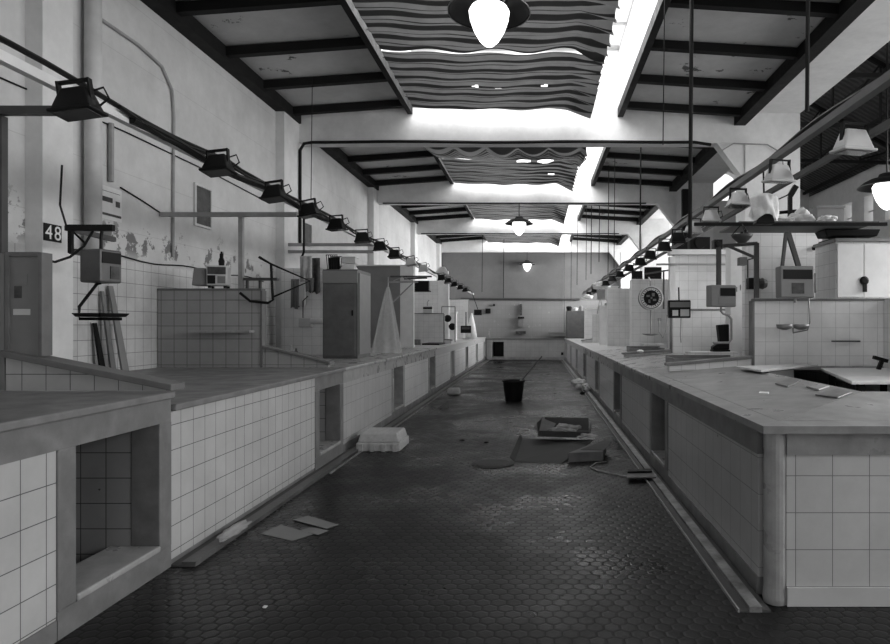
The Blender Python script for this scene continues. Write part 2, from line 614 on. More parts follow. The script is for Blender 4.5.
# kerbs / gutters along the counters
struct(MB().box(-2.17, -2.085, 4.0, YB_ - 1, 0, .03).build('trim_2', 'kerb2'), 'cement kerb along the left counters')
struct(MB().box(-2.238, -2.17, 4.0, YB_ - 1, 0, .012).build('trim_5', 'aisle'), 'dark wet groove behind the left kerb')
struct(MB().box(-2.06, -2.045, 6.5, YB_ - 1, 0, .016).build('trim_6', 'kerb'), 'pale outer edge of the left kerb')
struct(MB().box(1.09, 1.155, 3.36, YB_ - 1, 0, .03).build('trim_3', 'kerb'), 'pale broken cement strip in the right gutter')
struct(MB().box(1.155, XR - .01, 3.36, YB_ - 1, 0, .012).box(1.04, 1.09, 3.36, YB_ - 1, 0, .008).build('trim_7', 'aisle'), 'dark grooves of the right gutter')
struct(MB().box(1.031, 1.039, 3.36, YB_ - 1, 0, .018).build('trim_4', 'conduit'), 'thin pale edge of the right gutter')


# ------------------------------------------------------------------ counters
YL = [0.5, 4.0, 7.55, 11.05, 14.45, 17.85, 21.35, 24.85, 28.3]
YR = [3.43, 6.98, 10.3, 13.6, 17.0, 20.35, 23.75, 27.1, 28.4]
ZL = [1.07] + [.99] * 7
ZR = .95


def counter(side, i, y0, y1, ztop):
    sg = -1 if side == 'L' else 1
    xf = XL if side == 'L' else XR

    def bx(mb, d0, d1, a, b, z0, z1):
        xa, xb = xf + sg * d0, xf + sg * d1
        return mb.box(min(xa, xb), max(xa, xb), a, b, z0, z1)
    last = (y1 - y0) < 2
    where = 'left' if side == 'L' else 'right'
    lab = 'tiled masonry counter with marble-framed niche, %s from the front along the %s row' % (ORD[i], where)
    root = thing('market_counter', lab, 'counter', (xf, (y0 + y1) / 2, 0), 'tiled counters of the %s row' % where)
    yo0, yo1 = y1 - .83, y1 - .13
    nopost = (side == 'L' and i == 1)
    ztile = ztop - .045 if nopost else ztop - .18
    tm = 'tile0' if (side == 'L' and i == 0) else 'tile' if (side == 'L' and i < 2) else ('tilel' if i < (3 if side == 'L' else 2) else 'tilef')
    bx(MB(), 0, .1, y0, yo0 - .12, .04 if nopost else .10, ztile).build('tiled_front', tm, root)
    f = MB()
    if nopost:
        bx(f, 0, .1, yo0 - .12, y1, ztop - .18, ztop - .041)
    else:
        bx(f, -.006, .1, y0 + .002, y1 - .002, ztop - .18, ztop - .041)
    mm = 'marble' if i < 2 else ('marble2' if i < 4 else 'marble3')
    f.build('marble_fascia', mm, root)
    k = MB(); bx(k, .004 if nopost else -.008, .1, y0 + .003, yo0 - .125, 0.002, .04 if nopost else .10); bx(k, -.008, .1, yo0 - .12, y1 - .003, .002, .135)
    k.build('skirting', 'marble', root)
    for (a, b) in ((yo0 - .12, yo0), (yo1, y1 - .003)):
        bx(MB(), -.012, .16, a, b, .135, ztop - .18).build('jamb', mm, root, bevel=.006)
    bx(MB(), -.02, .28, yo0 + .002, yo1 - .002, .136, .172).build('sill', 'marble2', root, bevel=.008)
    dp = .80 if (side == 'R' and i == 0) else 1.1
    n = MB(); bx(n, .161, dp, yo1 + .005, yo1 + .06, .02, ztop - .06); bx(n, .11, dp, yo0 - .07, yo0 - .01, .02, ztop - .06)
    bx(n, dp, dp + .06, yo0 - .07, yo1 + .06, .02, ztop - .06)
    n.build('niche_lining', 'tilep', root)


for i in range(8):
    counter('L', i, YL[i], YL[i + 1], ZL[i])
    w = MB().box(WL + .01, XL + .035, YL[i] + .002, YL[i + 1] - .002, ZL[i] - .04, ZL[i])
    one(w, 'marble_worktop', 'marble' if i < 2 else ('marble2' if i < 4 else 'marble3'), 'grey marble worktop slab on the %s counter of the left row' % ORD[i], 'worktop',
        'marble worktops of the left row', bevel=.008)
for i in range(1, 8):
    counter('R', i, YR[i], YR[i + 1], ZR)
    if i < 3:
        w = MB().prism([(XR - .035, ZR - .04), (2.13, .999), (WR - .02, .999), (WR - .02, 1.04), (2.13, 1.04), (XR - .035, ZR)], 'Y', YR[i] + .002, YR[i + 1] - .002)
    else:
        w = MB().box(XR - .035, WR - .02, YR[i] + .002, YR[i + 1] - .002, ZR - .04, ZR)
    one(w, 'marble_worktop', 'marble2' if i < 3 else 'marble3', 'grey marble worktop slab on the %s counter of the right row' % ORD[i], 'worktop', 'marble worktops of the right row', bevel=.008)
counter('R', 0, YR[0] + .15, YR[1], ZR)
# near right stall: the end face, corner post and L-shaped worktop
root = thing('counter_end', 'white-tiled end of the right counter row with a rounded marble corner post', 'counter', (2.2, YR[0], 0))
MB().box(XR + .10, 3.72, YR[0] + .01, YR[0] + .11, .10, ZR - .155).build('tiled_face', 'tilew', root)
MB().box(XR + .10, 3.72, YR[0], YR[0] + .11, ZR - .155, ZR - .041).build('marble_fascia', 'marble4', root)
MB().box(XR + .10, 3.72, YR[0] - .005, YR[0] + .11, .002, .10).build('skirting', 'marble3', root)
MB().lathe([(.062, .003), (.066, .03), (.06, .09), (.06, ZR - .042)], (XR + .06, YR[0] + .06, 0), 20).build('corner_post', 'marble2', root, smooth=False)
XI, YI, ZI = 2.13, 4.30, 1.04


def zw(X, Y):
    return ZR + (ZI - ZR) * max(0, min(1, min((X - XR + .035) / (XI - XR + .035), (Y - YR[0] + .03) / (YI - YR[0] + .03))))


def GW(px, py, dz=0.0):
    z = 1.0
    for _ in range(30):
        q = G(px, py, z)
        z = zw(q.x, q.y) + dz
    return G(px, py, z)


def slabq(mb, xy):
    pts = [Vector((x, y, zw(x, y))) for x, y in xy]
    n = len(pts)
    mb.add(pts + [p - Vector((0, 0, .04)) for p in pts], [tuple(range(n)), tuple(range(2 * n - 1, n - 1, -1))] + [(q, (q + 1) % n, n + (q + 1) % n, n + q) for q in range(n)])


w = MB()
xo, yo = XR - .035, YR[0] - .03
slabq(w, [(xo, yo), (xo + .12, yo + .113), (xo + .12, 6.975), (xo, 6.975)])
slabq(w, [(xo + .124, yo + .117), (XI, YI), (XI, 6.975), (xo + .124, 6.975)])
slabq(w, [(xo + .002, yo), (3.72, yo), (3.72, yo + .113), (xo + .122, yo + .113)])
slabq(w, [(xo + .128, yo + .117), (3.72, yo + .117), (3.72, YI), (XI + .004, YI)])
one(w, 'marble_worktop', 'marble4', 'broad worn marble worktop turning the corner at the front of the right row', 'worktop')
st_ = MB().box(XI - .04, XI, YI, 6.97, .06, .985).box(XI - .04, 3.7, YI - .04, YI, .06, .985)
one(st_, 'counter_backing', 'tilep', 'dark tiled inner face of the front right counter, around the stall pit', 'partition')
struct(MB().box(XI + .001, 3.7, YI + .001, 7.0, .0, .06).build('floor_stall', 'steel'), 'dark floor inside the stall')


# ------------------------------------------------------------------ stall dividers
def divider(side, i, Y, xs, ztop, mat, cap, xf=None, zf=None, zb=None, label='', pale=None):
    """xs=(wall side x, inner x of the tall part); low sloping curb from there to xf."""
    zc = (ZL[min(i, 7)] if side == 'L' else ZR) + .001
    zq = zc
    if side == 'R' and i <= 2:
        zc = 1.042
    root = thing('stall_divider', label, 'partition', (xs[1], Y, zc), 'stall dividers of the %s row' % ('left' if side == 'L' else 'right'))
    a, b = min(xs), max(xs)
    MB().box(a, b, Y, Y + .10, zc, ztop - .025).build('tiled_panel', mat, root)
    c = MB().box(a, b + (.012 if side == 'L' else 0), Y - .012, Y + .112, ztop - .025, ztop)
    inner = xs[1]
    s_ = 1 if side == 'L' else -1
    c.box(min(inner, inner + s_ * .025), max(inner, inner + s_ * .025), Y - .012, Y + .112, zc, ztop - .025)
    c.build('marble_edging', cap, root, bevel=.004)
    if xf is not None:
        st = inner + s_ * .026
        MB().prism([(st, zc), (xf, zq + (.03 if (side == 'R' and i <= 2) else 0)), (xf, zf - .03), (st, zb - .03)], 'Y', Y + .01, Y + .09).build('tiled_curb', mat if mat != 'dim' else 'tile', root)
        MB().prism([(st, zb - .03), (xf + s_ * .03, zf - .03), (xf + s_ * .03, zf), (st, zb)], 'Y', Y - .02, Y + .14).build('curb_cap', 'marble' if side == 'R' else 'wood', root, bevel=.004)
    if pale:
        MB().box(min(inner, inner - s_ * pale), max(inner, inner - s_ * pale), Y - .006, Y, zc, ztop - .025).build('pale_end_strip', 'white', root)
    return root


root = thing('stall_divider', 'grey-panelled divider beside the nearest left counter, with a sloping wooden curb', 'partition', (-3.2, 4.05, 1.07), 'stall dividers of the left row')
MB().box(WL + .01, -3.285, 4.04, 4.12, 1.071, 1.92).build('tiled_panel', 'dim', root)
MB().box(-3.255, -3.075, 4.05, 4.11, 1.28, 1.90).build('grey_panel', 'dim', root)
e_ = MB().box(-3.28, -3.255, 4.035, 4.125, 1.285, 1.925).box(-3.075, -3.05, 4.035, 4.125, 1.285, 1.925).box(-3.255, -3.075, 4.035, 4.125, 1.90, 1.925)
e_.build('wooden_edging', 'wood', root, bevel=.003)
MB().prism([(-3.28, 1.072), (-2.26, 1.072), (-2.26, 1.075), (-3.28, 1.28)], 'Y', 4.045, 4.115).build('tiled_curb', 'tile', root)
MB().prism([(-3.285, 1.283), (-2.235, 1.073), (-2.235, 1.112), (-3.285, 1.322)], 'Y', 4.0, 4.16).build('curb_cap', 'wood', root, bevel=.004)
divider('L', 2, 7.58, (WL + .01, -3.20), 1.905, 'tilep', 'wood', -2.42, 1.06, 1.245, 'tiled divider behind the second left counter carrying a narrow shelf')
divider('L', 3, 11.06, (WL + .01, -3.3), 1.9, 'tileb', 'marble', None, label='pale tiled divider hidden behind the dark metal cupboard on the left')
divider('L', 4, 14.46, (WL + .01, -2.75), 2.82, 'dim', 'white', None, label='full-height divider with a white end beside the hanging plastic sheet', pale=.27)
divider('L', 5, 17.86, (WL + .01, -2.55), 1.82, 'tileb', 'marble', -2.34, 1.1, 1.12, 'low tiled divider carrying a small scale, beyond the white partition end')
divider('L', 6, 21.36, (WL + .01, -2.90), 2.95, 'tileb', 'white', None, label='tall pale divider standing behind the low tiled one on the left', pale=.32)
divider('L', 7, 24.86, (WL + .01, -2.6), 2.5, 'tileb', 'marble', None, label='last tall white divider of the left row, near the end wall', pale=.2)
divider('R', 1, 7.02, (WR - .005, 2.33), 1.765, 'tilex', 'marble', 1.42, 1.07, 1.15, 'white-tiled divider under the large scale at the front of the right row')
divider('R', 2, 10.34, (WR - .005, 2.14), 1.74, 'tileb', 'marble', 1.38, 1.05, 1.10, 'white-tiled divider behind the round dial scale on the right')
divider('R', 3, 13.65, (WR - .005, 1.97), 2.45, 'tileb', 'white', None, label='tall pale divider beyond the dial scale on the right')
divider('R', 4, 17.05, (WR - .005, 1.85), 2.45, 'tileb', 'white', None, label='tall pale divider on the right, second beyond the dial scale')
divider('R', 5, 20.4, (WR - .005, 1.75), 1.85, 'tileb', 'white', 1.4, 1.03, 1.08, label='low pale divider on the right behind the wrapped boxes')
divider('R', 6, 23.8, (WR - .005, 1.75), 2.1, 'tileb', 'white', None, label='pale divider next to the dark cupboard at the far right')
# longitudinal back wall of the right stalls
struct(MB().box(WR, WR + .09, 5.3, 11.69, 0, 1.765).box(WR, WR + .09, 12.26, 17.44, 0, 2.5).box(WR, WR + .09, 18.0, YB_, 0, 2.5).build('wall_stalls', 'tileb'), 'tiled wall at the back of the right stalls')
# taller tiled blocks in the right stalls
one(MB().box(2.70, 3.70, 8.5, 8.62, 1.041, 2.72), 'tiled_screen', 'tileb', 'tall white-tiled screen behind the large scale, bags piled above it', 'partition')
root = thing('service_cabinet', 'white tiled cabinet with a padlocked pair of doors behind the front right divider', 'cabinet', (3.4, 7.6, ZR))
MB().box(3.44, 4.3, 7.55, 8.1, 1.78, 2.44).box(3.46, 3.70, 7.57, 8.1, 1.041, 1.78).build('body', 'tileb', root)
for xa, xb in ((3.455, 3.755), (3.763, 4.28)):
    MB().box(xa, xb, 7.53, 7.549, 1.80, 2.42).build('door', 'white', root, bevel=.004)
MB().lathe([(.03, 0), (.05, .012), (.05, .03)], (3.755, 7.495, 1.99), 14, 'Y').box(3.735, 3.775, 7.49, 7.515, 1.86, 1.95).build('padlock', 'black', root)
MB().box(3.42, 4.32, 7.50, 8.12, 2.441, 2.475).build('top_slab', 'marble', root)
one(MB().box(2.22, 3.45, 10.6, 10.72, 1.041, 2.62), 'tiled_screen', 'tileb', 'big white-tiled screen behind the twin-display scale on the right', 'partition')
one(MB().box(2.14, 3.45, 10.5, 10.75, 2.621, 2.70), 'shelf_board', 'plaster', 'pale board capping the big white-tiled screen on the right', 'shelf')
root = thing('stall_pillar', 'slim white pillar with small faded lettering behind the hanging scale', 'pillar', (2.9, 9.2, ZR))
MB().box(2.72, 2.98, 9.2, 9.45, 1.041, 2.62).build('shaft', 'white', root)
mk = MB()
for q in range(9):
    mk.box(2.895, 2.935 - .012 * (q % 3), 9.196, 9.1995, 1.93 + q * .026, 1.945 + q * .026)
mk.box(2.85, 2.86, 9.196, 9.1995, 1.97, 2.05).box(2.80, 2.81, 9.196, 9.1995, 1.95, 2.02)
mk.build('lettering', 'print', root)
one(MB().box(2.12, 2.21, 10.46, 10.58, 1.041, 2.58), 'stall_post', 'white', 'white post standing beside the twin-display scale on the right', 'post')

# ------------------------------------------------------------------ lamp rails and frames
RLX, RLZ = -2.76, 2.85
RRX, RRZ = 1.985, 2.84
r = thing('lamp_rail', 'long rail with black cable carrying floodlights above the left counters', 'lamp rail', (RLX, 4, RLZ))
MB().box(RLX - .03, RLX + .02, 2.2, 28.5, RLZ - .02, RLZ + .035).build('rail', 'white', r)
pts = [(RLX - .02 + .02 * math.sin(y * 1.7), y, RLZ + .085 + .03 * math.sin(y * 2.3) * (1 if y < 6 else .3)) for y in [2.2 + .25 * k for k in range(105)]]
MB().tube(pts, .017, 6).build('cable', 'cable', r)
MB().tube([(p[0] + .05, p[1] + .06, p[2] - .05 + .02 * math.sin(p[1] * 5)) for p in pts[8:]], .016, 6).build('cable', 'cable', r)
MB().tube([(RLX + .035, y, RLZ - .005 + .02 * math.sin(y * 3)) for y in [4.4 + .2 * k for k in range(22)]], .03, 6).build('cable', 'cable', r)
r = thing('lamp_rail', 'upper rail carrying pale and black floodlights above the right counters', 'lamp rail', (RRX, 4, RRZ))
MB().box(RRX - .03, RRX + .03, 2.6, 28.4, RRZ, RRZ + .05).build('rail', 'midgrey', r)
MB().tube([(RRX + .01, y, RRZ + .075 + .02 * math.sin(y * 3)) for y in [2.6 + .3 * k for k in range(86)]], .02, 6).build('cable', 'cable', r)
one(MB().bar((2.20, 3.3, 2.735), (2.20, 28.2, 2.735), .035, .045), 'stall_rail', 'iron', 'plain iron rail running lower beside the right floodlight rail', 'rail')


def floodlight(mat, label):
    root = thing('floodlight', label, 'floodlight', (0, 0, 0))
    b = MB()
    b.box(-.10, -.088, -.02, .02, -.13, .01).box(.088, .10, -.02, .02, -.13, .01).box(-.10, .10, -.02, .02, -.004, .008)
    b.build('bracket', 'black', root, True)
    MB().frus((0, 0, -.185), .235, .17, .15, .09, .145, (0, .015)).build('housing', mat, root, True, bevel=.012)
    MB().box(-.128, .128, -.10, .10, -.205, -.184).build('front_frame', mat, root, True, bevel=.006)
    MB().box(-.10, .10, -.075, .075, -.209, -.2055).build('glass', 'glass', root, True)
    MB().tube([(.05, .04, -.06), (.14, .06, -.03), (.16, .07, -.10), (.08, .08, -.14)], .007, 6).build('lead', 'cable', root, True)
    return root


LY = [3.86, 5.6, 6.8, 7.8, 8.9, 10.2, 11.3, 12.55, 14.1, 15.6, 18.6, 20, 21.5, 23.2, 24.8]
RY = [4.09, 5.35, 6.47, 7.47, 8.25, 9.2, 10.2, 11.4, 12.6, 14, 15.7, 17.2, 19.0, 20.9, 22.8, 25]
pb = floodlight('black', '')
pw = floodlight('light', '')
used = set()
for side, ys in (('left', LY), ('right', RY)):
    for k, y in enumerate(ys):
        pale = (side == 'left' and k in (8, 9)) or (side == 'right' and k < 5)
        pr_ = pw if pale else pb
        o = pr_ if pr_.name not in used else copy_tree(pr_)
        used.add(pr_.name)
        o.location = (RLX + .18, y * .945, RLZ + (.035 if k else -.02)) if side == 'left' else (RRX, y, RRZ - .018)
        o.rotation_euler = (R(random.uniform(-8, 12)), R(random.uniform(-4, 4)) + (R(-6) if side == 'left' else R(2)), R(random.uniform(-10, 10)))
        if side == 'left':
            o.scale = (.9, .9, .9)
        if side == 'right' and k == 0:
            o.location.z -= .09
        if side == 'right' and pale:
            o.scale = (.86, .86, .86)
        tag(o, '%s floodlight, %s from the front on the rail above the %s counters' % ('pale grey' if pale else 'black', ORD[k], side), 'floodlight',
            'floodlights on the %s rail' % side)


def frame(name, label, segs, mat='iron', w=.05):  # gantry bars over the stalls, some left without a support
    mb = MB()
    for a, b in segs:
        mb.bar(a, b, w, w)
    return one(mb, name, mat, label, 'frame', 'iron frames above the stalls')


frame('overhead_gantry', 'iron frame above the grey-panelled divider nearest on the left', [((WL + .02, 4.05, 2.80), (RLX - .035, 4.05, 2.80)), ((-3.34, 4.08, 1.921), (-3.34, 4.08, 2.775))])
frame('overhead_gantry', 'iron frame bar with a pale post above the tiled divider with the shelf', [((WL + .005, 7.64, 2.77), (RLX - .035, 7.64, 2.77)), ((-3.45, 7.64, 1.907), (-3.45, 7.64, 2.745))], 'conduit')
frame('overhead_gantry', 'pair of pale rails across the left stall in front of the dark cupboard', [((WL + .1, 11.2, 2.86), (RLX - .035, 11.2, 2.86)), ((WL + .1, 11.2, 2.74), (RLX - .035, 11.2, 2.74))], 'conduit')
frame('overhead_gantry', 'bar frame above the full-height divider behind the plastic sheet', [((-3.2, 14.3, 2.55), (-2.3, 14.3, 2.55)), ((-2.9, 14.3, 2.50), (-2.4, 14.3, 2.52))], 'iron', .035)
frame('overhead_gantry', 'dark iron beam across the front right stall carrying the plastic bags', [((1.70, 7.08, 2.57), (3.78, 7.08, 2.57))], 'steel', .036)
frame('overhead_gantry', 'thin iron bar above the round dial scale on the right', [((1.72, 10.45, 2.30), (2.10, 10.45, 2.36)), ((2.02, 10.45, 2.36), (2.02, 10.45, 1.741))], 'iron', .025)
frame('overhead_gantry', 'pale tube across the right stall behind the twin-display scale', [((1.9, 10.42, 2.45), (3.6, 10.42, 2.45))], 'conduit', .03)


# ------------------------------------------------------------------ awnings under the skylights
def awning(y0, y1, seed, label, swag=0.0, split=None, holes=(), drop=0.0):
    rnd = random.Random(seed)
    root = thing('striped_awning', label, 'awning', (-.6, (y0 + y1) / 2, 5.3), 'striped awnings under the skylights')
    x0, x1 = LXI + .09, .94
    spans = [(y0, y1)] if split is None else [(y0, split - .02), (split + .02, y1)]
    for (a, b) in spans:
        NX, NY = 60, int((b - a) / .028)
        ph = rnd.random() * 6
        bm = bmesh.new()
        uvl = bm.loops.layers.uv.new('UVMap')
        g = []
        for j in range(NY + 1):
            row = []
            v = j / NY
            y = a + (b - a) * v
            for i in range(NX + 1):
                u = i / NX
                x = x0 + (x1 - x0) * u
                edge = max(0, (u - .86) / .14)
                z = 5.27 - drop - .04 * math.sin(math.pi * u) + .011 * math.sin(y * 2 * math.pi / .33 + ph + .5 * math.sin(u * 9 + ph))
                z += .005 * math.sin(y * 31 + u * 7 + ph) + .010 * math.sin(u * 23 + y * 3)
                z -= edge * (.10 + .035 * math.sin(y * 2 * math.pi / .30 + ph)) * (1.0 + .6 * v)
                if swag:
                    dd = y - y0
                    near = math.sin(dd / .45 * math.pi / 2) if dd < .45 else max(0, 1 - (dd - .45) / 2.15)
                    z -= swag * near * (.55 + abs(math.sin(u * math.pi * 5.2)) * .25)
                yy = y
                if split is not None:
                    d = min(abs(y - split - .02), abs(y - split + .02))
                    if d < .25:
                        yy += (1 - d / .25) * .028 * math.sin(u * 22 + (0 if y < split else 1.0))
                else:
                    pass
                if abs(y - b) < .2:
                    yy += .03 * math.sin(u * 19 + ph) * (1 - abs(y - b) / .2)
                xx = x + edge * .018 * math.sin(y * 2 * math.pi / .30)
                row.append(bm.verts.new((xx - root.location.x, yy - root.location.y, z - root.location.z)))
            g.append(row)
        for j in range(NY):
            for i in range(NX):
                cx = x0 + (x1 - x0) * (i + .5) / NX
                cy = a + (b - a) * (j + .5) / NY
                if any(((cx - hx) / hr) ** 2 + ((cy - hy) / (hr * hk)) ** 2 < 1 for hx, hy, hr, hk in holes):
                    continue
                f = bm.faces.new((g[j][i], g[j][i + 1], g[j + 1][i + 1], g[j + 1][i]))
                f.smooth = True
                for l, (di, dj) in zip(f.loops, ((0, 0), (1, 0), (1, 1), (0, 1))):
                    u, v = (i + di) / NX, a + (b - a) * (j + dj) / NY
                    l[uvl].uv = (u, v + .03 * math.sin(u * 5 + ph) + (.06 * max(0, (u - .86) / .14)))
        me = bpy.data.meshes.new('canvas_panel')
        bm.to_mesh(me); bm.free()
        me.materials.append(M['canvas'])
        o = bpy.data.objects.new('canvas_panel', me)
        COL.objects.link(o); o.parent = root
        rings = MB()
        for j in range(3):
            yy = a + (b - a) * (j + .5) / 3
            rings.tube([(LXI + .034, yy, 5.33), (x0 + .02, yy, 5.33)], .006, 5)
        rings.build('cord', 'cable', root)
    return root


awning(-5.2, -.3, 1, 'striped canvas awning behind the viewer')
awning(.45, 5.45, 2, 'striped canvas awning above the viewer')
awning(6.25, 11.42, 3, 'nearest striped canvas awning, split by a bright gap behind the first lamp', 0, 9.0,
       [(-.95, 10.28, .055, .6), (-.62, 10.3, .04, .5), (.12, 10.25, .055, .6)])
awning(11.99, 17.2, 4, 'sagging torn striped awning beyond the first beam', .62, 14.6, [(.35, 16.0, .10, .6), (-.3, 14.75, .16, 1.0), (.2, 14.75, .18, 1.0)], .06)
awning(17.85, 22.95, 5, 'striped awning under the third skylight behind the second lamp', .12, None, [(.75, 18.4, .12, 2)], .05)
awning(23.6, 28.75, 6, 'farthest striped awning above the end of the hall', .18, None, (), .12)


# ------------------------------------------------------------------ pendants
def pendant(label):
    root = thing('pendant_lamp', label, 'lamp', (0, 0, 0), 'pendant lamps down the middle of the hall')
    MB().lathe([(.012, .30), (.012, .80)], (0, 0, 0), 10).build('stem', 'black', root, True)
    MB().lathe([(.06, .315), (.10, .30), (.13, .22), (.155, .13)], (0, 0, 0), 24).build('cap', 'black', root, True, smooth=True)
    sh = MB().lathe([(.15, .245), (.22, .23), (.30, .19), (.365, .135), (.375, .125)], (0, 0, 0), 36, 'Z', False).build('reflector', 'black', root, True, smooth=True, solid=.006)
    MB().lathe([(.37, .122), (.379, .119), (.379, .13), (.37, .133)], (0, 0, 0), 36, 'Z', False).build('reflector_rim', 'chrome', root, True, smooth=True)
    prof = [(.006, -.197), (.045, -.18), (.09, -.135), (.14, -.05), (.175, .05), (.187, .125), (.165, .165), (.14, .18)]
    MB().lathe(prof, (0, 0, 0), 32).build('opal_globe', 'glow', root, True, smooth=True)
    return root


p0 = pendant('large lit pendant lamp hanging nearest, in front of the striped awning')
p0.location = (-.437, 5.99, 4.215)
p1 = copy_tree(p0); p1.location = (-.478, 17.52, 4.08); p1['label'] = 'lit pendant lamp hanging from the second concrete beam'
p2 = copy_tree(p0); p2.location = (-.44, 29.05, 4.08); p2['label'] = 'smallest lit pendant lamp hanging before the end wall'
for p, t in ((p0, TIE[2]), (p1, TIE[4]), (p2, TIE[6])):
    MB().box(p.location.x - .05, p.location.x + .05, t + .06, t + .22, p.location.z + .79, ZT - .001 if p.location.z + .79 < ZT else ZT + .02).build('bracket', 'black', p) if p.location.z + .79 < ZT - .02 else None
for p in (p0, p1, p2):   # stem reaches the beam
    MB().lathe([(.014, p.location.z + .7), (.014, ZT)], (p.location.x, p.location.y, 0), 8).build('hanger', 'black', p)
p3 = copy_tree(p0); p3.location = P(887, 196, 9.0); p3['label'] = 'lit dome lamp in the side aisle at the right edge of the picture'
p3['group'] = 'dome lamps of the side aisle'
MB().lathe([(.012, p3.location.z + .7), (.012, 6.85)], (p3.location.x, p3.location.y, 0), 8).build('hanger', 'black', p3)

# ------------------------------------------------------------------ rods and wires from the roof
for (px, Y, yb, r_, lab) in [
        (690, 7.0, 238, .022, 'thick grey rod hanging down to the right rail beside the pale floodlights'),
        (807, 4.8, 112, .016, 'dark rod hanging near the top right beside the aisle opening'),
        (663, 7.4, 145, .006, 'thin wire hanging just left of the thick grey rod'),
        (640, 12.5, 250, .014, 'long rod hanging over the right counters left of the black post'),
        (614, 14.5, 268, .008, 'thin rod hanging right of the striped awnings, longest of its cluster'),
        (608, 15.5, 275, .010, 'dark rod hanging left of the longest thin rod'),
        (599, 18.5, 262, .012, 'dark short rod ending high above the far right counters'),
        (591, 19.0, 274, .012, 'rod ending lower beside the far right lamps'),
        (586, 20.5, 280, .009, 'thin rod hanging above the wrapped boxes at the far right'),
        (577, 22.0, 285, .010, 'thin rod hanging before the end wall, above the dark cupboard'),
        (571, 23.5, 300, .009, 'rod hanging farthest toward the end wall, by the dark cupboard'),
        (503.5, 27.5, 298, .012, 'rod hanging left of the smallest lamp, before the end wall'),
        (482, 26.0, 292, .012, 'rod hanging farther left of the smallest lamp'),
        (311, 10.0, 200, .006, 'thin wire with a knot hanging in front of the first beam on the left')]:
    top = P(px, 0, Y); bot = P(px, yb, Y)
    one(MB().tube([(bot.x, Y, bot.z), (bot.x + .02, Y, 5.27 if not (bot.x > 3.7) else 5.2)], r_, 8), 'hanging_rod', 'steel', lab, 'rod', 'rods and wires hung from the roof')
one(MB().box(2.16 * 1.75, 2.16 * 1.75 + .17, 17.0, 17.15, 2.9, 5.03), 'hanging_post', 'steel', 'thick black post hanging under the right ceiling beam by the second pier', 'post')
# dark cable along the bottom edge of the first beam and down the left pilaster
pa = [(-4.22, 11.67, 2.9), (-4.22, 11.67, 4.60), (-4.15, 11.67, 4.72)] + [(x, 11.67, 4.75 + .008 * math.sin(x * 2)) for x in [-4 + .4 * k for k in range(18)]] + [(3.1, 11.67, 4.70)]
one(MB().tube(pa, .028, 8), 'beam_cable', 'cable', 'thick black cable running along the bottom edge of the first beam', 'cable')
for k, y in enumerate((17.42, 23.17)):
    one(MB().tube([(x, y, 4.735) for x in [-4.1 + .5 * j for j in range(15)]], .02, 6), 'beam_cable', 'cable',
        'black cable along the bottom edge of the %s beam' % ('second', 'third')[k], 'cable')
one(MB().tube([(3.30, 11.66, 4.6), (3.5, 11.66, 4.72), (4.1, 11.66, 4.70), (4.35, 11.66, 4.55), (4.42, 11.66, 4.1)], .012, 6), 'wall_conduit', 'conduit', 'thin pale conduit curving over the first right pier', 'conduit')

# pipes and conduits on the left wall
one(MB().tube([(WL + .09, 6.36, 2.19), (WL + .09, 6.36, 5.05)], .075, 14), 'drain_pipe', 'pipe', 'thick white vertical pipe on the left wall beside the first pilaster', 'pipe', smooth=True)
one(MB().tube([(WL + .03, 6.72, 2.95), (WL + .03, 6.72, 3.55)], .028, 8), 'wall_conduit', 'conduit', 'short grey conduit on the left wall beside the thick pipe', 'conduit')
one(MB().tube([(WL + .02, 6.5, 4.55), (WL + .02, 7.2, 4.56), (WL + .02, 7.65, 4.5), (WL + .02, 7.86, 4.3), (WL + .02, 7.9, 4.0), (WL + .02, 7.88, 2.3)], .018, 8), 'wall_conduit', 'conduit',
    'thin bent conduit curving down the left wall before the picture', 'conduit')
one(MB().tube([(WL + .012, y, 3.52 + .03 * math.sin(y)) for y in (1, 3, 5, 7, 9, 10.5)], .008, 5), 'wall_wire', 'cable', 'thin straight wire high along the left wall', 'wire')
one(MB().tube([(WL + .012, 6.9, 2.93), (WL + .012, 7.3, 2.86), (WL + .012, 7.63, 2.79)], .008, 5), 'wall_wire', 'cable', 'wire from the notices to the pale-post frame on the left wall', 'wire')
one(MB().tube([(WL + .012, y, 2.20 + .02 * math.sin(y * 4)) for y in [5.9 + .2 * k for k in range(24)]], .008, 5), 'wall_wire', 'cable', 'sagging dark wire along the top of the tiled dado', 'wire')
one(MB().tube([(-3.92, 10.9, 1.0), (-3.92, 10.9, 2.6), (-3.88, 10.9, 2.7), (-3.88, 10.9, 3.3)], .02, 8), 'wall_conduit', 'cable', 'dark vertical pipe beside the hanging cloths on the left', 'conduit')

# ------------------------------------------------------------------ left wall signs
root = thing('number_sign', 'black number plates with white digits 48 on the first left pilaster', 'sign', (WL + .155, 5.73, 2.2))
for k, ch in enumerate('48'):
    y0 = 5.635 + k * .105
    MB().box(WL + .152, WL + .162, y0, y0 + .10, 2.21, 2.36).build('plate', 'black', root)
    cu = bpy.data.curves.new('digit', 'FONT'); cu.body = ch; cu.size = .175; cu.extrude = .001
    cu.align_x = 'CENTER'
    to = bpy.data.objects.new('tmp', cu)
    COL.objects.link(to)
    bpy.context.view_layer.update()
    me = bpy.data.meshes.new_from_object(to.evaluated_get(bpy.context.evaluated_depsgraph_get()))
    bpy.data.objects.remove(to)
    me.materials.clear(); me.materials.append(M['white'])
    d = bpy.data.objects.new('digit', me); COL.objects.link(d)
    d.parent = root
    d.rotation_euler = (R(90), 0, R(90))
    d.location = Vector((WL + .1645, y0 + .05, 2.227)) - Vector(root.location)
root = thing('wall_notice', 'white printed notices pinned beside the thick pipe on the left wall', 'notice', (WL + .004, 6.72, 2.62))
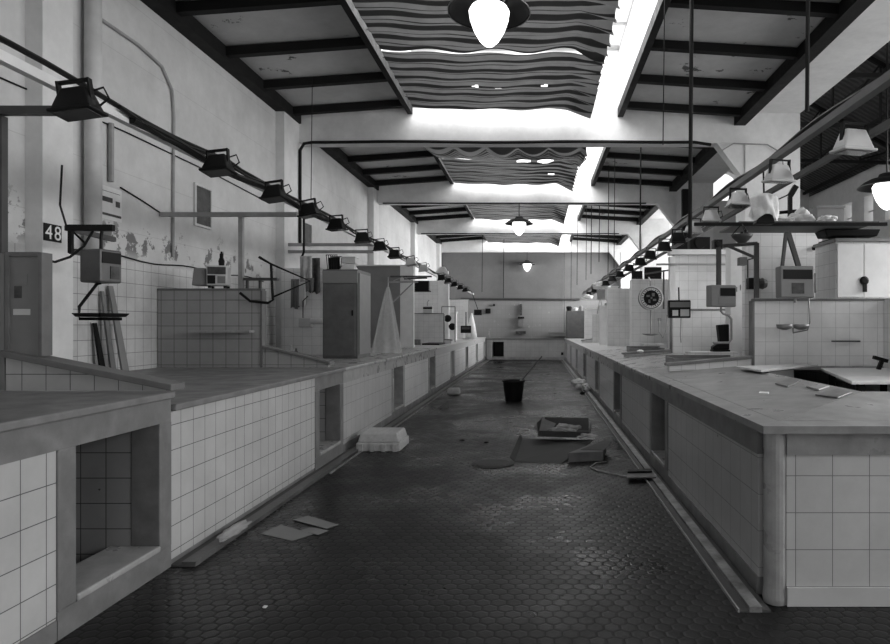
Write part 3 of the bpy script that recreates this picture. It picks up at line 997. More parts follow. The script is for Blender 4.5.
MB().box(WL + .002, WL + .006, 6.52, 6.93, 2.56, 2.90).build('sheet', 'wpaper', root)
n_ = MB()
n_.box(WL + .0065, WL + .008, 6.54, 6.78, 2.74, 2.79).box(WL + .0065, WL + .008, 6.83, 6.9, 2.71, 2.77).box(WL + .0065, WL + .008, 6.54, 6.92, 2.60, 2.625)
n_.box(WL + .0065, WL + .008, 6.54, 6.9, 2.845, 2.85)
n_.build('print_lines', 'print', root)
for (y0, y1, z0, z1, lab) in [(8.38, 8.82, 2.76, 3.31, 'framed dark picture hanging on the left wall above the pale-post frame'),
                              (12.2, 12.75, 3.0, 3.45, 'smaller framed picture on the left wall past the first pilaster')]:
    root = thing('framed_picture', lab, 'picture', (WL + .01, (y0 + y1) / 2, z0))
    fm = MB(); t_ = .03
    fm.box(WL + .002, WL + .03, y0, y1, z0, z0 + t_).box(WL + .002, WL + .03, y0, y1, z1 - t_, z1)
    fm.box(WL + .002, WL + .03, y0, y0 + t_, z0 + t_, z1 - t_).box(WL + .002, WL + .03, y1 - t_, y1, z0 + t_, z1 - t_)
    fm.build('frame', 'light', root)
    MB().box(WL + .002, WL + .014, y0 + t_, y1 - t_, z0 + t_, z1 - t_).build('print', 'print', root)


# ------------------------------------------------------------------ weighing scales
def scale_box(label, c, size, rz, mat, face, pan=None, feet=False):
    """electronic counter scale; face = list of (u0,u1,v0,v1,mat) on the front (-y) side in 0..1."""
    w, d, h = size
    root = thing('weighing_scale', label, 'scale', c, 'weighing scales', rz)  # weighing scale, some hung and some standing
    MB().box(-w / 2, w / 2, -d / 2, d / 2, 0, h).build('body', mat, root, True, bevel=.014)
    for (u0, u1, v0, v1, m_, nm) in face:
        MB().box(-w / 2 + u0 * w, -w / 2 + u1 * w, -d / 2 - .006, -d / 2 - .0005, v0 * h, v1 * h).build(nm, m_, root, True)
    if feet:
        for sx in (-1, 1):
            for sy in (-1, 1):
                MB().lathe([(.018, -.03), (.018, .002)], (sx * w * .38, sy * d * .35, 0), 8).build('foot', 'black', root, True)
    return root


s = scale_box('grey hanging scale on a bracket arm nearest on the left', P(101, 283, 5.2), (.20, .20, .26), R(76), 'midgrey',
              [(.08, .92, .58, .92, 'black', 'display'), (.45, .85, .12, .5, 'print', 'keypad')])
q = P(101, 283, 5.2)
a = MB(); a.tube([(0, 0, .26), (0, 0, .36), (.01, 0, .42)], .012, 8); a.build('hook', 'black', s, True)
a = MB(); a.tube([(0, 0, .001), (-.02, .02, -.01), (-.10, .10, -.19), (-.10, .10, -.285), (.10, -.10, -.285)], .012, 8); a.build('pan_arm', 'black', s, True)
MB().frus((0, 0, -.27), .24, .24, .28, .28, .03).build('pan', 'black', s, True, bevel=.006)
bk = thing('scale_bracket', 'black bracket arm holding the nearest left scale', 'bracket', P(88, 228, 5.2))
z_ = bk.location.z
MB().bar((q.x - .27, 5.2, z_ ), (q.x + .10, 5.2, z_), .04, .05).bar((q.x - .24, 5.2, z_), (q.x - .24, 5.2, z_ - .2), .03, .03).build('arm', 'black', bk)
MB().bar((q.x - .27, 5.2, z_), (q.x - .35, 5.9, z_), .04, .04).bar((q.x - .24, 5.2, z_ - .19), (q.x - .3, 5.9, z_ - .19), .03, .03).build('wall_arm', 'iron', bk)
MB().tube([P(62, 165, 5.4), P(60, 205, 5.4), P(66, 225, 5.25), P(85, 243, 5.22)], .008, 6).build('cord', 'cable', bk)
MB().tube([P(94, 229, 5.2), P(84, 246, 5.15), P(70, 257, 5.1), P(55, 262, 5.05), P(43, 259, 5.0)], .010, 6).build('cord', 'cable', bk)

s = scale_box('pale boxy scale with dark screens standing on the tiled divider with the shelf', (0, 0, 0), (.22, .24, .23), 0, 'light',
              [(.06, .94, .56, .92, 'print', 'display'), (.06, .44, .08, .5, 'black', 'screen'), (.54, .92, .10, .46, 'dim', 'keypad')], feet=True)
s.location = P(219, 287, 7.64); s.location.z = 1.906 + .031; s.rotation_euler = (0, 0, R(14))
MB().frus((-.19, .02, .0), .16, .22, .12, .2, .2).build('printer', 'dim', s, True, bevel=.01)
root = thing('hand_tool', 'small black tool standing upright on the pale boxy scale', 'tool', s.location + Vector((.03, 0, .231)))
MB().lathe([(.03, .001), (.035, .06), (.02, .10), (.022, .14), (.012, .15), (.012, .17)], root.location, 10).build('tool', 'black', root)

# swing bracket on the tiled divider
sb = MB()
y_ = 7.53
A, B, C_ = P(259, 257, y_), P(271, 264, y_), P(310, 281, y_)
sb.tube([A, B, P(273, 300, y_), P(268, 303, y_), P(250, 301, y_), P(240, 293, y_)], .016, 8)
sb.tube([B, C_, P(273, 297, y_)], .012, 8)
one(sb, 'mounted_bracket', 'black', 'black bent-tube bracket on the tiled divider pointing into the left stall', 'bracket')
one(MB().box(-3.41, -3.02, 7.60, 7.67, 2.00, 2.03).box(-3.39, -3.37, 7.62, 7.66, 1.906, 2.0).box(-3.24, -3.22, 7.62, 7.66, 1.906, 2.0), 'tube_lamp', 'iron', 'dark slim lamp bar lying along the top of the tiled divider', 'lamp')
# shelf on divider 2
one(MB().box(-3.96, -3.27, 7.44, 7.579, 1.395, 1.42), 'wall_shelf', 'marble2', 'narrow stone shelf sticking out of the tiled divider', 'shelf')
# boards leaning on the left wall
for k, (ya, yb, zt, off, lab, mat) in enumerate([(6.47, 6.55, 1.50, .06, 'dark narrow board leaning on the left wall tiles', 'black'), (6.58, 6.66, 1.82, .09, 'brown board leaning beside the dark one on the left wall', 'wood'),
                                                 (6.69, 6.80, 1.88, .13, 'pale warped board leaning nearest the tiled divider', 'dim')]):
    xb_ = WL + .02
    one(MB().add([(xb_ + off, ya, .992), (xb_ + off, yb, .992), (xb_ + off + .02, yb, .992), (xb_ + off + .02, ya, .992),
                  (xb_, ya - .02, zt), (xb_, yb - .06, zt), (xb_ + .02, yb - .06, zt), (xb_ + .02, ya - .02, zt)],
                 [(3, 2, 1, 0), (4, 5, 6, 7), (0, 1, 5, 4), (1, 2, 6, 5), (2, 3, 7, 6), (3, 0, 4, 7)]), 'leaning_board', mat, lab, 'board', 'boards leaning on the left wall')
# paper stickers on the grey panel
for (x0, y0, x1, y1, lab, mat) in [(14, 274, 27, 285, 'pale crumpled notice on the grey panel', 'paper'), (14, 286, 21, 298, 'small dark sticker on the grey panel', 'print'),
                                   (13, 309, 30, 315, 'white paper strip on the grey panel', 'light')]:
    a, b = P(x0, y1, 4.045), P(x1, y0, 4.045)
    one(MB().box(a.x, b.x, 4.046, 4.0495, a.z, b.z), 'sticker', mat, lab, 'sticker')

# ------------------------------------------------------------------ third left stall: cupboard, cloths, sheet
root = thing('metal_cupboard', 'tall dark metal cupboard standing on the left worktop', 'cupboard', (-2.9, 9.9, .99))
y0 = 9.6
x0, x1 = -3.14, -2.63
MB().box(x0, x1, y0, y0 + .75, .992, 2.30).build('body', 'midgrey', root)
MB().box(x0 + .02, x1 - .03, y0 - .022, y0 - .001, 1.03, 2.08).build('door', 'midgrey', root, bevel=.006)
MB().box(x0 + .0, x1 - .0, y0 - .018, y0 - .001, 2.10, 2.28).build('header', 'grey', root)
MB().box(x1 - .075, x1 - .055, y0 - .05, y0 - .022, 1.62, 1.70).build('latch', 'black', root)
MB().box(x1 + .001, x1 + .015, y0 + .06, y0 + .69, 1.05, 2.25).build('side_panel', 'grey', root)
for (xa, xb, ya, za, zb, mat, lab, nm) in [
        (-3.12, -2.95, 9.68, 2.302, 2.52, 'print', 'dark wire basket on top of the metal cupboard', 'wire_basket'),
        (-2.92, -2.72, 9.72, 2.302, 2.40, 'wpaper', 'bundle of white papers on top of the metal cupboard', 'paper_bundle'),
        (-2.90, -2.70, 9.70, 2.402, 2.50, 'light', 'pale carton on the bundle above the metal cupboard', 'carton')]:
    if nm == 'wire_basket':
        mb = MB()
        mb.frus((-3.035, 9.8, za), .13, .2, .17, .24, .012)
        for k in range(6):
            for sy in (-.1, .1):
                mb.bar((-3.10 + k * .026, 9.8 + sy, za + .01), (-3.115 + k * .032, 9.8 + sy * 1.2, zb), .008, .008)
        mb.bar((-3.12, 9.68, zb), (-2.95, 9.68, zb), .012, .012).bar((-3.12, 9.92, zb), (-2.95, 9.92, zb), .012, .012)
        mb.bar((-3.12, 9.8, za + .1), (-2.95, 9.8, za + .11), .01, .18)
        one(mb, nm, 'black', lab, 'basket')
    else:
        mb = MB()
        if nm == 'paper_bundle':
            for k in range(4):
                mb.obox((-2.82, 9.85, za + .012 + .024 * k), (.2 - .01 * k, .24, .022), R(4 * k))
        else:
            mb.frus((-2.80, 9.82, za), .2, .2, .19, .19, .085).box(-2.905, -2.695, 9.715, 9.925, za + .085, za + .098)
        one(mb, nm, mat, lab, 'carton' if nm == 'carton' else 'papers')


def cloth(px0, py0, px1, py1, Y, label, mat, folds=3, nm='hanging_cloth', flare=.1):
    a, b = P(px0, py1, Y), P(px1, py0, Y)
    w, h = b.x - a.x, b.z - a.z

    def fn(u, v):
        sx = 1 + flare * (1 - v)
        x = a.x + w / 2 + (u - .5) * w * sx
        return (x, Y + .03 * math.sin(u * folds * 2 * math.pi) * (1.2 - v), a.z + h * v + .02 * math.sin(u * 7) * (1 - v))
    return one(MB().grid(fn, 18, 14), nm, mat, label, 'cloth', smooth=True, solid=.006)


cloth(291, 279, 299, 308, 10.7, 'grey apron hanging beside the dark pipe on the left', 'dim')
cloth(299, 281, 305, 306, 10.65, 'white towel hanging right of the grey apron', 'wpaper')
cloth(300, 256, 312, 282, 10.6, 'crumpled pale poster hanging above the towel', 'foam', 2, 'hanging_poster', 0)
cloth(312, 258, 320, 293, 10.7, 'dark narrow poster hanging next to the crumpled pale one', 'print', 1, 'hanging_poster', 0)
cloth(305, 278, 314, 292, 10.5, 'small grey bag hanging below the posters', 'dim', 2, 'hanging_bag', -.2)
root = thing('mounted_dispenser', 'white wall dispenser with a roll below the hanging posters', 'dispenser', P(307, 327, 10.6))
b0 = P(298, 327, 10.6); b1 = P(310, 318, 10.6)
MB().box(b0.x, b1.x, 10.62, 10.755, b0.z, b1.z).build('box', 'light', root, bevel=.01)
MB().lathe([(.05, 0), (.05, .2)], (b1.x + .01, 10.62, b1.z - .05), 12, 'X').build('roll', 'wpaper', root)
MB().tube([P(303, 318, 10.6), P(303, 301, 10.6), P(308, 296, 10.6)], .008, 6).build('wire', 'cable', root)
# upright pale wall piece holding these items
one(MB().box(-4.2, -3.17, 10.76, 10.88, .992, 2.42), 'tiled_screen', 'tilex', 'pale tiled screen behind the hanging cloths on the left', 'partition')
for (px, py, w, h, lab, mat, nm, cat) in [(291, 349, 5, 12, 'small pale jar on the left worktop in the corner by the dark pipe', 'light', 'jar', 'jar'),
                                          (296, 350, 4, 9, 'dark small bottle beside the pale jar on the left worktop', 'dim', 'bottle', 'bottle')]:
    q = P(px, py, 10.0); rr = w * 10 / 655 / 2; hh = h * 10 / 655
    one(MB().lathe([(rr, 0), (rr, hh * .6), (rr * .5, hh * .75), (rr * .5, hh)], (q.x, 10.0, .992), 12), nm, mat, lab, cat, smooth=True)

# plastic sheet hanging from a bracket
root = thing('plastic_sheet', 'clear plastic sheet hanging in a cone from a bracket on the left', 'sheet', P(386, 352, 11.6))
top = P(388, 286, 11.6)
bl, br_ = P(373, 352, 11.6), P(399, 350, 11.6)
def fn(u, v):
    ang = u * 2 * math.pi
    rx = (br_.x - bl.x) / 2 * (1 - v) ** .8 + .015
    ry = .16 * (1 - v) + .012
    cxx = (bl.x + br_.x) / 2 * (1 - v) + top.x * v
    fold = 1 + .14 * math.sin(ang * 7 + v * 2) * (1 - v * .6)
    return (cxx + rx * math.cos(ang) * fold, 11.6 + ry * math.sin(ang) * fold, .994 + (top.z - .994) * v)
MB().grid(fn, 70, 24).build('film', 'film', root, smooth=True)
one(MB().bar(P(388, 282, 11.6), P(418, 282, 11.6), .025, .025).bar(P(413, 283, 11.6), P(393, 302, 11.6), .02, .02).bar(P(388, 277, 11.6), P(388, 287, 11.6), .02, .02)
    .bar(P(393, 281, 11.6), P(402, 277, 11.6), .012, .012).bar(P(402, 277, 11.6), P(413, 281, 11.6), .012, .012), 'hanging_bracket', 'conduit', 'triangular metal bracket holding the plastic sheet', 'bracket')
one(MB().box(-3.17, -2.78, 16.8, 16.95, 2.38, 2.63).box(-3.20, -2.75, 16.75, 17.0, 2.35, 2.38), 'hanging_black_box', 'black', 'black box under the left rail past the white divider end', 'box')  # plain black box set below the left rail
one(MB().prism([(-2.9, 16.5), (-2.45, 16.4), (-2.45, 17.5), (-2.9, 17.6)], 'Z', .992, 1.03), 'flat_lid', 'black', 'flat black lid on the left worktop before the low tiled divider', 'lid')  # flat lid lying loose on the worktop
one(MB().box(-3.25, -2.95, 16.55, 16.7, .992, 1.13).box(-3.2, -3.02, 16.53, 16.55, 1.02, 1.1), 'small_crate', 'dim', 'small grey crate on the left worktop beside the black lid', 'crate')
s = scale_box('small white-fronted scale on the low tiled divider far along the left', P(428, 321, 17.8), (.26, .14, .20), 0, 'light', [(.02, .98, .55, .82, 'black', 'display')])
s.location = (P(428, 321, 17.9).x, 17.91, 1.821)
MB().tube([(-.02, 0, .2), (-.02, 0, .30), (.03, 0, .36)], .012, 6).build('hook', 'conduit', s, True)
s = scale_box('hanging black scale far along the left, before the white cone', P(466, 333, 23.2), (.36, .2, .26), 0, 'black', [(.1, .9, .5, .85, 'print', 'display')])
MB().tube([(0, 0, .26), (0, 0, .74)], .02, 6).build('hook', 'black', s, True)
MB().lathe([(.10, -.22), (.17, -.19)], (0, 0, 0), 16).build('pan', 'conduit', s, True)
MB().tube([(.0, 0, 0), (.0, 0, -.2)], .012, 6).build('pan_arm', 'conduit', s, True)
one(MB().lathe([(.10, .991), (.21, 1.0), (.13, 1.5), (.03, 1.95)], (-2.42, 24.3, 0), 16), 'white_cone', 'white', 'white cone-shaped cover on the far left worktop', 'cover', smooth=True)
one(MB().box(-2.5, -2.2, 26.0, 26.2, 1.9, 2.12).box(-2.48, -2.22, 25.98, 26.0, 1.94, 2.08).tube([(-2.35, 26.1, 2.12), (-2.6, 26.1, 2.82)], .015, 6), 'hanging_radio', 'black', 'black box hung at the far end of the left rail', 'box')
fr = MB()
ya = 19.6
for a, b in (((-2.85, ya, .991), (-2.85, ya, 2.05)), ((-2.85, ya, 2.05), (-2.45, ya, 2.05)), ((-2.45, ya, 2.05), (-2.45, ya, .991))):
    fr.bar(a, b, .03, .03)
one(fr, 'pipe_stand', 'conduit', 'thin metal frame standing on the far left worktop', 'frame')
for k, (x, y, z, lab) in enumerate([(-2.72, 19.9, 1.70, 'dark round fan hanging in the thin metal frame at the far left'), (-2.62, 20.2, 1.45, 'dark fan hanging lower in the thin metal frame')]):
    one(MB().lathe([(.04, 0), (.11, .04), (.11, .10), (.03, .14)], (x, y, z), 14, 'Y'), 'small_fan', 'black', lab, 'fan')
one(MB().box(-2.95, -2.72, 22.0, 22.3, .991, 1.9).box(-2.97, -2.70, 21.98, 22.32, 1.9, 1.95).box(-2.9, -2.77, 21.98, 22.0, 1.3, 1.6), 'cold_cabinet', 'white', 'slim white cabinet on the far left worktop', 'cabinet')
one(MB().box(-2.95, -2.6, 19.1, 19.3, 2.99, 3.08).prism([(-2.92, 3.08), (-2.63, 3.08), (-2.7, 3.2), (-2.85, 3.2)], 'Y', 19.12, 19.28), 'wrapped_rail_lamp', 'bag', 'white wrapped lamp on the far left rail', 'lamp')

# ------------------------------------------------------------------ end wall
root = thing('end_bench', 'low tiled bench with a dark opening against the end wall', 'bench', (-.4, 28.9, 0))
MB().box(-2.2, -1.95, 28.6, 29.28, 0.002, .88).box(-1.45, 1.3, 28.6, 29.28, .1, .88).box(-1.95, -1.45, 28.6, 29.28, .78, .88).box(-1.95, -1.45, 28.6, 29.28, .002, .12).build('tiled_front', 'tilel', root)
MB().box(-2.22, 1.35, 28.55, 29.28, .881, .93).build('top_slab', 'marble', root)
MB().box(-1.95, 1.35, 28.57, 28.59, .002, .11).build('skirting', 'marble2', root)
MB().box(-1.94, -1.46, 29.1, 29.25, .121, .779).build('recess', 'black', root)
MB().box(1.05, 1.15, 28.58, 28.599, .2, .32).build('vent', 'black', root)
one(MB().tube([(-3.4, 29.22, 2.68), (1.9, 29.22, 2.66)], .05, 8), 'wall_pipe', 'iron', 'dark horizontal pipe across the end wall', 'pipe')
root = thing('wall_fixture', 'dark hanging dispenser in the middle of the end wall', 'dispenser', (-.72, 29.2, 1.3))
MB().box(-.82, -.60, 29.1, 29.28, 1.42, 1.78).build('box', 'dim', root)
MB().box(-.85, -.57, 29.08, 29.28, 1.80, 1.88).build('lid', 'black', root)
MB().box(-.76, -.66, 29.14, 29.28, 1.95, 2.45).build('pipe', 'print', root)
MB().box(-.95, -.5, 29.1, 29.28, 1.12, 1.24).build('shelf', 'print', root)
for (px, py, w, lab) in [(488, 311, 5, 'small dark box on the end wall left of the dispenser'), (494, 305, 2, 'tiny dark switch on the end wall')]:
    q = P(px, py, 29.2)
    hw = w * 29.2 / 655 / 2
    one(MB().box(q.x - hw, q.x + hw, 29.2, 29.29, q.z - hw, q.z + hw).box(q.x - hw * .5, q.x + hw * .5, 29.17, 29.2, q.z - hw * .5, q.z + hw * .5), 'switch_box', 'black', lab, 'box')
one(MB().box(.55, 1.3, 29.0, 29.28, 1.02, 1.16).box(.5, 1.35, 28.97, 29.28, 1.16, 1.19), 'end_shelf', 'dim', 'small grey shelf on the right of the end wall', 'shelf')
one(MB().tube([(1.22, 29.2, 5.0), (1.22, 29.2, 1.2)], .02, 6).tube([(-1.5, 29.24, 2.7), (-1.5, 29.24, 4.7)], .012, 6), 'wall_conduit', 'iron', 'thin dark conduits rising on the end wall', 'conduit')

# ------------------------------------------------------------------ right row objects
# large scale in front of divider 1
s = scale_box('large grey scale with two dark panels above the tiled divider at the front right', P(795, 298, 6.86), (.37, .13, .33), 0, 'grey',
              [(.07, .93, .58, .88, 'black', 'display'), (.32, .68, .12, .46, 'print', 'keypad')])
s.rotation_euler = (R(-2), 0, R(6))
MB().box(.186, .21, -.06, .06, .05, .26).build('side_cap', 'dim', s, True, bevel=.01)
MB().bar((-.12, .03, .33), (-.07, .03, .70), .03, .03).bar((.06, .03, .335), (-.05, .03, .70), .05, .03).build('hanger', 'iron', s, True)
MB().tube([(0, 0, 0), (0, 0, -.05)], .015, 6).build('hook', 'chrome', s, True)
pn = P(793, 330, 6.84)
root = thing('hanging_dishes', 'shallow twin metal pan hanging under the large grey scale', 'pan', pn)
for dx in (-.09, .085):
    MB().lathe([(.02, pn.z + .0), (.075, pn.z + .02), (.082, pn.z + .06), (.074, pn.z + .06), (.02, pn.z + .03)], (pn.x + dx, 6.84, 0), 18).build('dish', 'chrome', root, smooth=True)
MB().tube([(pn.x, 6.84, pn.z + .02), (pn.x, 6.84, pn.z - .03), (pn.x + .16, 6.86, pn.z + .0), (pn.x + .185, 6.86, pn.z + .08), (pn.x + .17, 6.86, pn.z + .36)], .008, 6).build('arm', 'chrome', root)
# hanging scale
cs = P(721, 307, 7.7)
s = scale_box('small grey hanging scale with an S-shaped arm, in the front right stall', cs, (.32, .14, .255), 0, 'grey',
              [(.36, .96, .50, .86, 'black', 'display'), (.3, .95, .12, .4, 'dim', 'keypad')])
s.rotation_euler = (0, 0, R(12))
MB().bar((-.03, 0, .255), (-.03, 0, .70), .045, .045).build('post', 'iron', s, True)
MB().tube([(0, 0, 0), (0, 0, -.05), (.03, 0, -.08), (.10, 0, -.10), (.135, 0, -.14), (.135, 0, -.38), (.10, 0, -.42), (-.10, 0, -.42)], .014, 8).build('pan_arm', 'conduit', s, True)
one(MB().bar(P(723, 246, 7.72), P(757, 243.5, 7.72), .04, .04).bar(P(756.5, 243, 7.72), P(756.5, 298, 7.72), .05, .05).bar(P(728, 246, 7.70), P(756, 258, 7.70), .03, .03),
    'scale_bracket', 'iron', 'right-angled iron bracket carrying the small grey hanging scale', 'bracket')
# junction box etc.
one(MB().box(*[v for v in (2.36, 2.44, 7.6, 7.72)], 2.18, 2.27), 'junction_box', 'dim', 'small grey junction box hanging right of the bracket', 'box')
root = thing('motor_unit', 'dark motor with a frame fixed beside the lettered pillar', 'motor', P(748, 298, 8.6))
a, b = P(743, 290, 8.6), P(756, 279, 8.6)
MB().box(a.x, b.x - .03, 8.36, 8.48, a.z, b.z).build('housing', 'black', root, bevel=.01)
MB().lathe([(.06, 0), (.075, .05), (.05, .1)], (b.x - .03, 8.41, (a.z + b.z) / 2), 12, 'X').build('wheel', 'iron', root)
fr = MB(); q0, q1 = P(744, 279, 8.6), P(753, 261, 8.6)
fr.bar((q0.x, 8.45, q0.z), (q0.x, 8.45, q1.z), .015, .015).bar((q1.x, 8.45, q0.z), (q1.x, 8.45, q1.z), .015, .015).bar((q0.x, 8.45, q1.z), (q1.x, 8.45, q1.z + .03), .015, .015)
fr.build('frame', 'iron', root)
# balance with hanging pan
q = P(742, 246, 6.95)
root = thing('balance_pan', 'dark weighing pan with weights hung by cords below the iron beam', 'balance', q)
MB().lathe([(.04, q.z + .03), (.10, q.z + .09), (.115, q.z + .12), (.105, q.z + .12), (.03, q.z + .05)], (q.x, 6.95, 0), 20).build('pan', 'iron', root, smooth=True)
for k in range(3):
    MB().lathe([(.018, q.z + .05), (.018, q.z + .13 + .02 * k)], (q.x - .04 + .04 * k, 6.95, 0), 8).build('weight', 'black', root)
cd = MB()
for k in range(3):
    an = k * 2.1 + .5
    cd.tube([(q.x + .11 * math.cos(an), 6.95 + .11 * math.sin(an), q.z + .12), (q.x, 6.95, q.z + .235)], .005, 5)
cd.build('cord', 'cable', root)
# bags above the beam
def blob(name, label, c, size, mat, seed, cat='bag', rough=.22):
    rnd = random.Random(seed)
    bm = bmesh.new()
    bmesh.ops.create_icosphere(bm, subdivisions=4, radius=1)
    ph = [rnd.random() * 6 for _ in range(6)]
    for v in bm.verts:
        n = v.co.normalized()
        d = 1 + rough * (math.sin(n.x * 5 + ph[0]) * math.cos(n.z * 4 + ph[1]) + .6 * math.sin(n.y * 9 + n.z * 8 + ph[2]) + .4 * math.sin(n.x * 15 + ph[3]) * math.sin(n.z * 13 + ph[4]))
        p = n * d
        p.z = max(p.z, -.72)
        v.co = Vector((p.x * size[0], p.y * size[1], (p.z + .72) * size[2]))
    me = bpy.data.meshes.new(name)
    bm.to_mesh(me); bm.free()
    for p in me.polygons:
        p.use_smooth = True
    me.materials.append(M[mat])
    o = bpy.data.objects.new(name, me); COL.objects.link(o); o.location = c
    return tag(o, label, cat)


sh = MB().box(2.2, 3.72, 7.12, 7.9, 2.592, 2.61)
one(sh, 'storage_shelf', 'wood', 'dark storage board resting on the iron beam under the plastic bags', 'shelf')
root = thing('hanging_bagged_lamp', 'white plastic bag pulled over a dark lamp on the right rail', 'bag', P(763, 216, 5.8))
q0, q1 = P(750, 216, 5.8), P(778, 193, 5.8)
qx = (q0.x + q1.x) / 2
def fb(u, v):
    an = u * 2 * math.pi
    rx = (q1.x - q0.x) / 2 * (.92 + .08 * math.cos(an * 2)) * (1 - .1 * v)
    f = 1 + .09 * math.sin(an * 5 + v * 7) + .05 * math.sin(an * 11 + v * 3)
    k = min(1, (1 - v) * 6) ** .5
    return (qx + rx * math.cos(an) * f * k, 5.8 + .10 * math.sin(an) * f * k, q0.z - .02 + (q1.z - q0.z + .02) * v + .03 * math.sin(an * 3) * (1 - v))
MB().grid(fb, 48, 20).build('bag', 'bag', root, smooth=True)
MB().frus((qx, 5.8, q0.z - .075), .17, .12, .12, .09, .09).build('lamp_head', 'black', root, bevel=.01)
MB().tube([(qx, 5.8, q1.z - .02), (RRX + .02, 5.8, RRZ - .002)], .008, 6).build('wire', 'cable', root)
def bagat(px, py, w, h, d, Y, label, seed, mat='bag'):
    q = P(px, py, Y)
    return blob('plastic_bag', label, (q.x, Y, 2.612), (w * Y / 655 / 2, d, h * Y / 655 / 1.75), mat, seed)


bagat(801, 226, 22, 16, .11, 7.45, 'rounded white plastic bag in the middle of the storage board', 3)
bagat(827, 226, 17, 8, .09, 7.3, 'flat crumpled white bag at the end of the storage board', 5)
bagat(776, 226, 20, 6, .10, 7.3, 'flat white bag lying beside the bagged lamp', 8)
bagat(790, 226, 8, 5, .05, 7.2, 'little white bag before the rounded bag', 9)
root = thing('storage_crate', 'grey crate behind the bags on the storage board', 'crate', P(825, 226, 7.75))
c0, c1 = P(812, 226, 7.75), P(838, 208, 7.75)
cr = MB()
cr.box(c0.x, c1.x, 7.60, 7.62, 2.612, c1.z).box(c0.x, c1.x, 7.86, 7.88, 2.612, c1.z).box(c0.x, c0.x + .02, 7.62, 7.86, 2.612, c1.z).box(c1.x - .02, c1.x, 7.62, 7.86, 2.612, c1.z).box(c0.x, c1.x, 7.62, 7.86, 2.612, 2.63)
cr.build('body', 'dim', root)
MB().box(c0.x - .01, c1.x + .01, 7.585, 7.60, c1.z - .025, c1.z).build('rim', 'grey', root)
root = thing('stall_fan', 'black bent-arm machine standing on the storage board behind the bags', 'machine', P(785, 226, 7.6))
MB().tube([P(776, 213, 7.7), P(796, 211, 7.7), P(806, 215, 7.7), P(811, 226, 7.7)], .02, 8).build('arm', 'black', root)
mb = MB().bar(P(790, 226, 7.65), P(790, 196, 7.65), .04, .05).bar(P(790, 196, 7.65), P(796, 186, 7.65), .05, .06).bar(P(790, 194, 7.65), P(779, 199, 7.65), .015, .015)
mb.build('stand', 'black', root)
MB().box(P(777, 0, 7.6).x, P(787, 0, 7.6).x, 7.66, 7.8, 2.612, 2.612 + .12).build('motor', 'black', root, bevel=.01)
# black tray on the service cabinet
root = thing('black_tray', 'long black tray lying on top of the tiled cabinet at the right', 'tray', (3.6, 7.75, 2.495))
MB().box(3.46, 3.71, 7.60, 8.05, 2.476, 2.50).build('base', 'black', root)
MB().frus((3.62, 7.65, 2.501), .58, .26, .64, .3, .08).build('trough', 'rubber', root, bevel=.012)
root = thing('shower_hook', 'black hook with a hanging cord on the tiled screen at the right', 'hook', P(814, 250, 8.4))
q = P(815, 248, 8.45)
MB().lathe([(.015, 0), (.03, .02), (.03, .06)], (q.x, 8.42, q.z), 10, 'Y').build('hook', 'black', root)
MB().tube([(q.x + .02, 8.44, q.z), (q.x + .03, 8.43, q.z - .25), (q.x + .01, 8.44, q.z - .5)], .012, 6).build('cord', 'cable', root)
# second right stall: twin display scale, dial scale
s = scale_box('black twin-display scale beside the white post on the right', P(679, 318, 9.6), (.32, .12, .26), 0, 'black',
              [(.05, .95, .60, .90, 'dim', 'display'), (.16, .42, .12, .44, 'white', 'label_card'), (.52, .92, .10, .48, 'light', 'keypad')])
MB().tube([(0, 0, .26), (0, .02, .45)], .012, 6).build('hook', 'black', s, True)
MB().tube([(.03, 0, 0), (.02, 0, -.25), (.03, 0, -.36)], .008, 6).build('pan_arm', 'conduit', s, True)
q = P(651, 298, 10.1)
root = thing('hanging_dial_scale', 'round white-faced dial scale hanging over the right counters', 'scale', q, 'weighing scales')
MB().lathe([(.165, -.02), (.185, .0), (.185, .10), (.12, .13)], (q.x, 10.1, q.z), 32, 'Y').build('case', 'iron', root, smooth=False)
MB().lathe([(.155, -.024), (.155, -.0205)], (q.x, 10.1, q.z), 32, 'Y').build('dial', 'white', root)
MB().lathe([(.166, -.034), (.188, -.03), (.188, -.012), (.160, -.012)], (q.x, 10.1, q.z), 32, 'Y', False).build('bezel', 'light', root)
mk = MB()
for k in range(24):
    an = k * math.pi / 12
    r0 = .128 if k % 2 else .105
    mk.bar((q.x + r0 * math.cos(an), 10.073, q.z + r0 * math.sin(an)), (q.x + .148 * math.cos(an), 10.073, q.z + .148 * math.sin(an)), .003, .012)
mk.lathe([(.118, -.030), (.118, -.0255)], (q.x, 10.1, q.z), 24, 'Y')
mk.build('dial_markings', 'black', root)
bl = MB()
for dx, dz, w_, h_ in ((-.05, .03, .05, .03), (.03, .05, .04, .05), (-.03, -.05, .03, .05), (.05, -.03, .05, .03), (0, 0, .03, .03)):
    bl.box(q.x + dx - w_ / 2, q.x + dx + w_ / 2, 10.067, 10.0695, q.z + dz - h_ / 2, q.z + dz + h_ / 2)
bl.build('price_table', 'dim', root)
MB().bar((q.x - .03, 10.064, q.z - .06), (q.x + .02, 10.064, q.z + .12), .004, .02).build('needle', 'black', root)
MB().tube([(q.x, 10.15, q.z + .18), (q.x, 10.15, q.z + .26), (q.x, 10.30, q.z + .33)], .014, 6).build('hook', 'conduit', root)
MB().tube([(q.x, 10.12, q.z - .18), (q.x, 10.12, q.z - .56)], .012, 6).build('pan_rod', 'conduit', root)
MB().lathe([(.05, q.z - .58), (.13, q.z - .56), (.13, q.z - .55)], (q.x, 10.12, 0), 20).build('pan', 'chrome', root)
root = thing('sink_hose', 'white looped hose on the divider behind the dial scale', 'hose', P(662, 335, 10.3))
